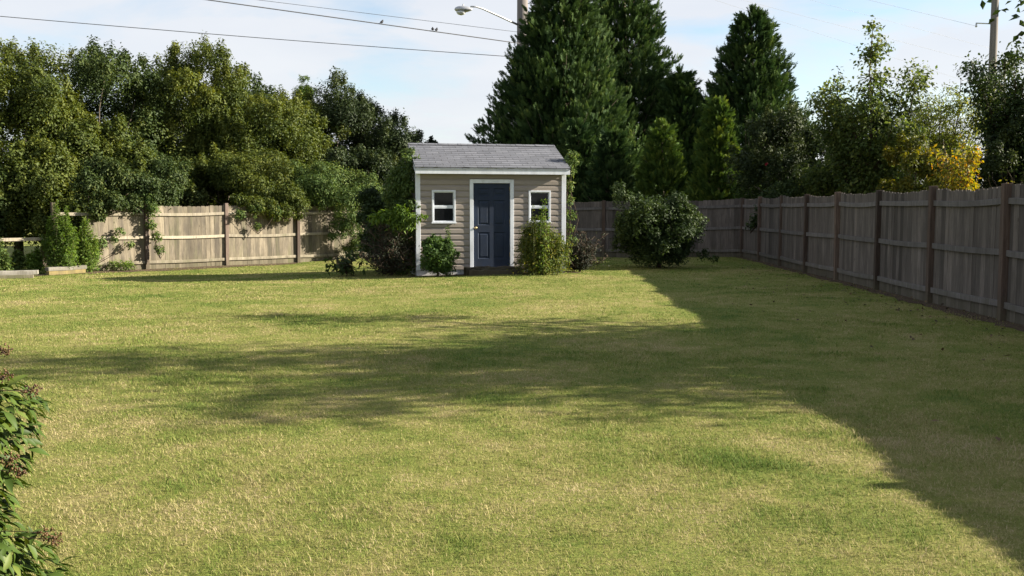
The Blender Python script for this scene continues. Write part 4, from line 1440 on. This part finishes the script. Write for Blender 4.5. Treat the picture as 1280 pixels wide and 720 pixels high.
# ------------------------------------------------------------------ near creeper bush at the left edge
def near_bush():
    rng = np.random.default_rng(77)
    cx, cy = -2.11, 3.35
    t = empty('creeper_bush', (cx, cy, 0))
    tag(t, 'glossy green creeper bush with brown berry clusters at the left edge, nearest the viewer', 'bush')
    # leaf template: folded, pointed, curved down
    K = 6
    prof = [0.0, .32, .5, .46, .28, .0]
    tv = []
    for k in range(K):
        s = k / (K - 1)
        zc = -.34 * s * s
        w = prof[k] * .36
        tv += [(-w, s, zc + w * .35), (0, s, zc), (w, s, zc + w * .35)]
    tv = np.array(tv)
    tf = []
    for k in range(K - 1):
        for e in (0, 1):
            a = k * 3 + e
            tf.append((a, a + 1, a + 4, a + 3))
    tf = np.array(tf)
    n = 4600
    # surface of a column-like mound
    zc = rng.uniform(.02, .93, n)
    ang = rng.uniform(0, 2 * np.pi, n)
    rr = (.30 + .06 * np.sin(zc * 9 + 1) + .04 * np.sin(ang * 3)) * (rng.random(n) ** .35)
    rr *= np.where(zc > .78, np.sqrt(np.clip(1 - ((zc - .78) / .2) ** 2, .05, 1)), 1)
    rr *= np.where(zc < .30, 1.18, 1)
    pos = np.stack([np.cos(ang) * rr, np.sin(ang) * rr, zc], 1)
    o = np.stack([np.cos(ang), np.sin(ang), np.full(n, .15)], 1)
    dr = unit(o + rng.normal(0, .45, (n, 3)) + np.array([0, 0, -.55]))
    nr = unit(np.array([0, 0, .9]) + o * .5 + rng.normal(0, .35, (n, 3)))
    nr = unit(nr - dr * np.sum(nr * dr, 1, keepdims=True))
    b = np.cross(dr, nr)
    B = np.stack([b, dr, nr], 2)
    L = rng.uniform(.042, .085, n)
    V = np.einsum('nij,mj->nmi', B, tv) * L[:, None, None] + pos[:, None]
    Fq = (np.arange(n)[:, None, None] * len(tv) + tf[None]).reshape(-1, 4)
    tint = np.clip(rng.normal(.5, .18, n) + (zc - .5) * .25, 0, 1)
    link('foliage', np_mesh('foliage', V.reshape(-1, 3), [Fq], np.repeat(tint, len(tv)), smooth=True), M['near_leaf'], t)
    mb = MB()
    for i in range(46):
        a = rng.uniform(0, 2 * math.pi); r1 = rng.uniform(.1, .3); z1 = rng.uniform(.3, .9)
        mb.tube([(math.cos(a) * .08, math.sin(a) * .08, -.02), (math.cos(a) * r1 * .6, math.sin(a) * r1 * .6, z1 * .6), (math.cos(a) * r1, math.sin(a) * r1, z1)], [.007, .005, .002], 5)
    # stalks that carry the berries
    cl = [(70, 674, 3.20), (58, 666, 3.2), (40, 488, 3.2), (5, 438, 3.3), (22, 590, 3.1), (14, 575, 3.1), (4, 470, 3.2)]
    stalk = []
    for px, py, D in cl:
        w = P(px, py, D) - Vector((cx, cy, 0))
        st = Vector((w.x * .35, w.y * .35, w.z - .06))
        mb.tube([st, st.lerp(w, .5) + Vector((0, 0, .02)), w], [.0022, .0016, .0012], 5)
        stalk.append(w)
    mb.build('stem', M['twig'], t, smooth=True)
    for w in stalk:
        bb = MB()
        for i in range(46):
            d = unit(rng.normal(0, 1, (1, 3)))[0] * rng.random() ** .5 * np.array([.032, .028, .026])
            p = np.array(w) + d
            r = rng.uniform(.0022, .0046)
            ti = float(np.clip(rng.normal(.5, .25), 0, 1))
            bb.lathe([(.001, -r), (r * .8, -r * .5), (r, 0), (r * .8, r * .5), (.001, r)], 6, ti, Matrix.Translation(Vector(p)))
            if i % 3 == 0: bb.tube([tuple(w), tuple(p)], .0011, 3, ti, cap=False)
        bb.build('berry_cluster', M['berry'], t, smooth=True)


near_bush()


# fallen leaves on the shaded lawn ----------------------------------
def litter():
    rng = np.random.default_rng(15)
    n = 420
    y = rng.uniform(6, 26, n)
    x = right_fence_x(y) - .08 - rng.exponential(.9, n)
    k = (x > right_fence_x(y) - 3.4)
    x, y = x[k], y[k]; n = len(x)
    pos = np.stack([x, y, gz(x, y) + rng.uniform(.02, .045, n)], 1)
    nr = unit(np.array([0, 0, 1.0]) + rng.normal(0, .35, (n, 3)))
    V, Fq, T = leaf_quads(pos, nr, rng.normal(0, 1, (n, 3)), rng.uniform(.03, .075, n), rng.uniform(.02, .045, n), rng.random(n), .1)
    tag(link('leaf_litter', np_mesh('leaf_litter', V, [Fq], T), M['litter']), 'dry brown leaves scattered on the shaded grass along the right fence', 'leaf litter', kind='stuff')


litter()


# ------------------------------------------------------------------ poles, street lamp, wires, birds
def wire(label, pts, r, seed=0, sag=.0):
    a, b = pts
    mb = MB()
    K = 24
    ps = []
    for k in range(K + 1):
        s = k / K
        q = Vector(a).lerp(Vector(b), s); q.z -= sag * 4 * s * (1 - s)
        ps.append(q)
    o0 = ps[0].copy()
    mb.tube([p - o0 for p in ps], r, 6)
    o = mb.build('power_line', M['wire' if r > .009 else 'wire_pale'], None, smooth=True)
    o.location = o0
    tag(o, label, 'power line', 'overhead power lines')
    return ps


def utility_poles():
    c = P(653, 100, 48.0)
    t = empty('street_lamp', (c.x, 48, gzf(c.x, 48)))
    tag(t, 'grey street lamp on a thick pole behind the huge cypress', 'street lamp')
    mb = MB(); mb.tube([(0, 0, -.2), (0, 0, 6), (0, 0, 15.0)], [.30, .285, .25], 16); mb.build('pole', M['pole'], t, smooth=True)
    hp = P(579, 9, 46.5) - Vector((c.x, 48, 0))
    a0 = P(648, 29, 48) - Vector((c.x, 48, 0)); a0.x = -.2; a0.y = -.05
    mb = MB()
    ax = hp + Vector((.35, 0, .12))
    mb.tube([a0, a0.lerp(ax, .35) + Vector((0, 0, .06)), a0.lerp(ax, .75) + Vector((0, 0, .12)), ax + Vector((.25, .1, .02)), ax], [.055, .05, .045, .04, .04], 8)
    mb.build('arm', M['grey_metal'], t, smooth=True)
    mb = MB()
    Ms = Matrix.Translation(hp) @ Matrix.Rotation(R(90), 4, 'Y') @ Matrix.Diagonal((.62, .8, 1, 1))
    mb.lathe([(.02, -.42), (.15, -.36), (.24, -.2), (.26, .0), (.2, .22), (.12, .36), (.06, .44)], 14, M=Ms)
    hd = mb.build('lamp_head', M['grey_metal'], t, smooth=True)
    mb = MB()
    Ml = Matrix.Translation(hp + Vector((-.1, 0, -.13))) @ Matrix.Diagonal((1.25, 1, 1, 1))
    mb.lathe([(.03, -.15), (.13, -.11), (.18, -.03), (.18, .02)], 14, M=Ml)
    mb.build('lamp_glass', M['lens'], hd, smooth=True)
    mb = MB(); mb.tube([hp + Vector((0, 0, .15)), hp + Vector((0, 0, .24))], .035, 8); mb.build('light_sensor', M['grey_metal'], hd)
    # right hand pole
    c2 = P(1240, 100, 50.0)
    t2 = empty('utility_pole', (c2.x, 50, gzf(c2.x, 50)))
    tag(t2, 'grey wooden utility pole rising behind the right edge trees', 'utility pole')
    mb = MB(); mb.tube([(0, 0, -.2), (0, 0, 7), (0, 0, 16.5)], [.22, .20, .165], 14); mb.build('pole', M['pole'], t2, smooth=True)
    zz = P(1230, 30, 50).z
    mb = MB(); mb.tube([(-.15, 0, zz), (-.95, -.02, zz + .03)], .03, 8); mb.build('bracket', M['grey_metal'], t2, smooth=True)
    mb = MB(); mb.lathe([(.02, -.2), (.05, -.18), (.05, -.12), (.035, -.1), (.05, -.06), (.02, .0)], 10, M=Matrix.Translation((-.93, -.02, zz + .02))); mb.build('insulator', M['grey_metal'], t2, smooth=True)
    zz2 = P(1245, 3, 50).z
    mb = MB(); mb.box(.12, 2.2, -.06, .06, zz2 + .16, zz2 + .28); mb.build('crossarm', M['pole'], t2)
    # left wires
    wire('lowest thin wire crossing the sky above the left treeline', (P(-420, -18, 40), P(655, 72, 47.8)), .016, sag=.12)
    w2 = wire('thick dark cable above the left treeline, with birds on it', (P(-420, -95, 30), P(655, 55, 47.8)), .022, sag=.0)
    wire('thin upper wire from the top left to the lamp pole', (P(-420, -92, 38), P(655, 41, 47.9)), .010, sag=.0)
    # right wires
    rw = [(P(600, -95, 60), P(1240, 112, 75), 'faint right hand wire, lowest of the four'), (P(700, -60, 60), P(1240, 82, 75), 'faint right hand wire, third of the four from the top'),
          (P(760, -68, 60), P(1244, 62, 75), 'faint right hand wire, second of the four from the top'), (P(860, -55, 46), P(1222, 33, 50), 'faint right hand wire running to the bracket of the pole')]
    for a, b, l in rw: wire(l, (a, b), .006)

    # birds
    def bird(px, heading, label):
        # find the point of the thick cable at that pixel column
        best = min(range(len(w2) * 40 - 40), key=lambda q: abs(proj_x(lerp_at(w2, q / 40)) - px))
        p = lerp_at(w2, best / 40)
        r = empty('bird', (p.x, p.y, p.z + .02), heading)
        tag(r, label, 'bird', 'birds on the cable')
        mb = MB()
        ps = [(-.12, 0, .015), (-.06, 0, .045), (0, 0, .075), (.05, 0, .115), (.08, 0, .155), (.105, 0, .165), (.13, 0, .160)]
        mb.tube(ps, [.012, .04, .058, .050, .033, .030, .010], 10)
        mb.tube([(.125, 0, .160), (.155, 0, .155)], [.009, .002], 6)
        mb.build('body', M['bird'], r, smooth=True)
        for s in (-1, 1):
            wv = MB(); wv.tube([(.045, s * .042, .11), (-.02, s * .052, .07), (-.13, s * .022, .02)], [.02, .026, .004], 6); wv.build('wing', M['bird'], r, smooth=True)
            lg = MB(); lg.tube([(.005, s * .018, .03), (.008, s * .018, -.004)], .005, 5); lg.build('leg', M['bird'], r)
        tl = MB(); tl.box(-.20, -.10, -.018, .018, .0, .012); tl.build('tail', M['bird'], r)
    bird(477, R(70), 'small dark bird alone on the thick cable')
    bird(541, R(100), 'left bird of the close pair on the thick cable')
    bird(545.5, R(80), 'right bird of the close pair on the thick cable')


def lerp_at(ps, q):
    i = min(int(q), len(ps) - 2)
    return ps[i].lerp(ps[i + 1], q - i)


def proj_x(p):
    d = p - Vector((0, 0, CAM_H))
    return 640 + F * d.x / (d.y * cp - d.z * sp)


utility_poles()

# ------------------------------------------------------------------ light and sky
sl = bpy.data.lights.new('sun', 'SUN')
sl.energy = 5.0
sl.angle = R(.53)
sl.color = (1.0, .91, .76)
so = bpy.data.objects.new('sun', sl)
COL.objects.link(so)
so.location = (40, 4, 30)
so.rotation_euler = SUN.to_track_quat('Z', 'Y').to_euler()

w = bpy.data.worlds.new('World')
sc.world = w
w.use_nodes = True
nt = w.node_tree
nt.nodes.clear()
out = nt.nodes.new('ShaderNodeOutputWorld')
bg = nt.nodes.new('ShaderNodeBackground')
bg.inputs['Strength'].default_value = .058
sky = nt.nodes.new('ShaderNodeTexSky')
sky.sky_type = 'NISHITA'
sky.sun_disc = False
sky.sun_elevation = SUN_EL
sky.sun_rotation = R(90) - SUN_AZ
sky.air_density = 1.0
sky.dust_density = .6
sky.ozone_density = 1.0
tc = nt.nodes.new('ShaderNodeTexCoord')
sep = nt.nodes.new('ShaderNodeSeparateXYZ')
nt.links.new(tc.outputs['Generated'], sep.inputs[0])
zz = math_(nt, 'ADD', math_(nt, 'MAXIMUM', sep.outputs[2], 0.0), .13)
cx_ = math_(nt, 'DIVIDE', sep.outputs[0], zz)
cy_ = math_(nt, 'DIVIDE', sep.outputs[1], zz)
cmb = nt.nodes.new('ShaderNodeCombineXYZ')
nt.links.new(cx_, cmb.inputs[0]); nt.links.new(cy_, cmb.inputs[1])
n1 = nt.nodes.new('ShaderNodeTexNoise')
n1.inputs['Scale'].default_value = .85
n1.inputs['Detail'].default_value = 9
n1.inputs['Roughness'].default_value = .55
n1.inputs['Distortion'].default_value = .35
mpn = nt.nodes.new('ShaderNodeMapping'); mpn.inputs['Location'].default_value = (5.3, 0.4, 0)
nt.links.new(cmb.outputs[0], mpn.inputs['Vector'])
nt.links.new(mpn.outputs[0], n1.inputs['Vector'])
cov = ramp(nt, [(.32, 0), (.48, 1)], n1.outputs['Fac']).outputs[0]
n2 = nt.nodes.new('ShaderNodeTexNoise'); n2.inputs['Scale'].default_value = 1.3; n2.inputs['Detail'].default_value = 6
nt.links.new(mpn.outputs[0], n2.inputs['Vector'])
ccol = ramp(nt, [(.3, (7.4, 7.7, 8.6)), (.65, (8.7, 8.9, 9.5))], n2.outputs['Fac']).outputs[0]
ccol.node.color_ramp.elements[0].color = (.84, .87, .94, 1)
ccol.node.color_ramp.elements[1].color = (.93, .94, .98, 1)
cs = nt.nodes.new('ShaderNodeVectorMath'); cs.operation = 'SCALE'; cs.inputs['Scale'].default_value = 4.6
nt.links.new(ccol, cs.inputs[0])
cov = math_(nt, 'MULTIPLY', cov, ramp(nt, [(.22, 1), (.55, .6)], sep.outputs[2]).outputs[0])
mixed = mixc(nt, math_(nt, 'MULTIPLY', cov, .88), sky.outputs[0], cs.outputs[0])
nt.links.new(mixed, bg.inputs['Color'])
nt.links.new(bg.outputs[0], out.inputs['Surface'])

# ------------------------------------------------------------------ render settings
sc.render.engine = 'CYCLES'
sc.view_settings.view_transform = 'Standard'
sc.view_settings.look = 'None'
sc.view_settings.exposure = 1.86
sc.view_settings.gamma = 1.0
sc.view_settings.use_curve_mapping = False
sc.cycles.max_bounces = 6
sc.cycles.diffuse_bounces = 3
sc.cycles.glossy_bounces = 2
sc.cycles.transmission_bounces = 3
sc.cycles.transparent_max_bounces = 4
sc.cycles.caustics_reflective = False
sc.cycles.caustics_refractive = False
sc.cycles.use_denoising = True
try:
    sc.cycles.denoiser = 'OPENIMAGEDENOISE'
    sc.cycles.denoising_prefilter = 'ACCURATE'
except Exception:
    pass
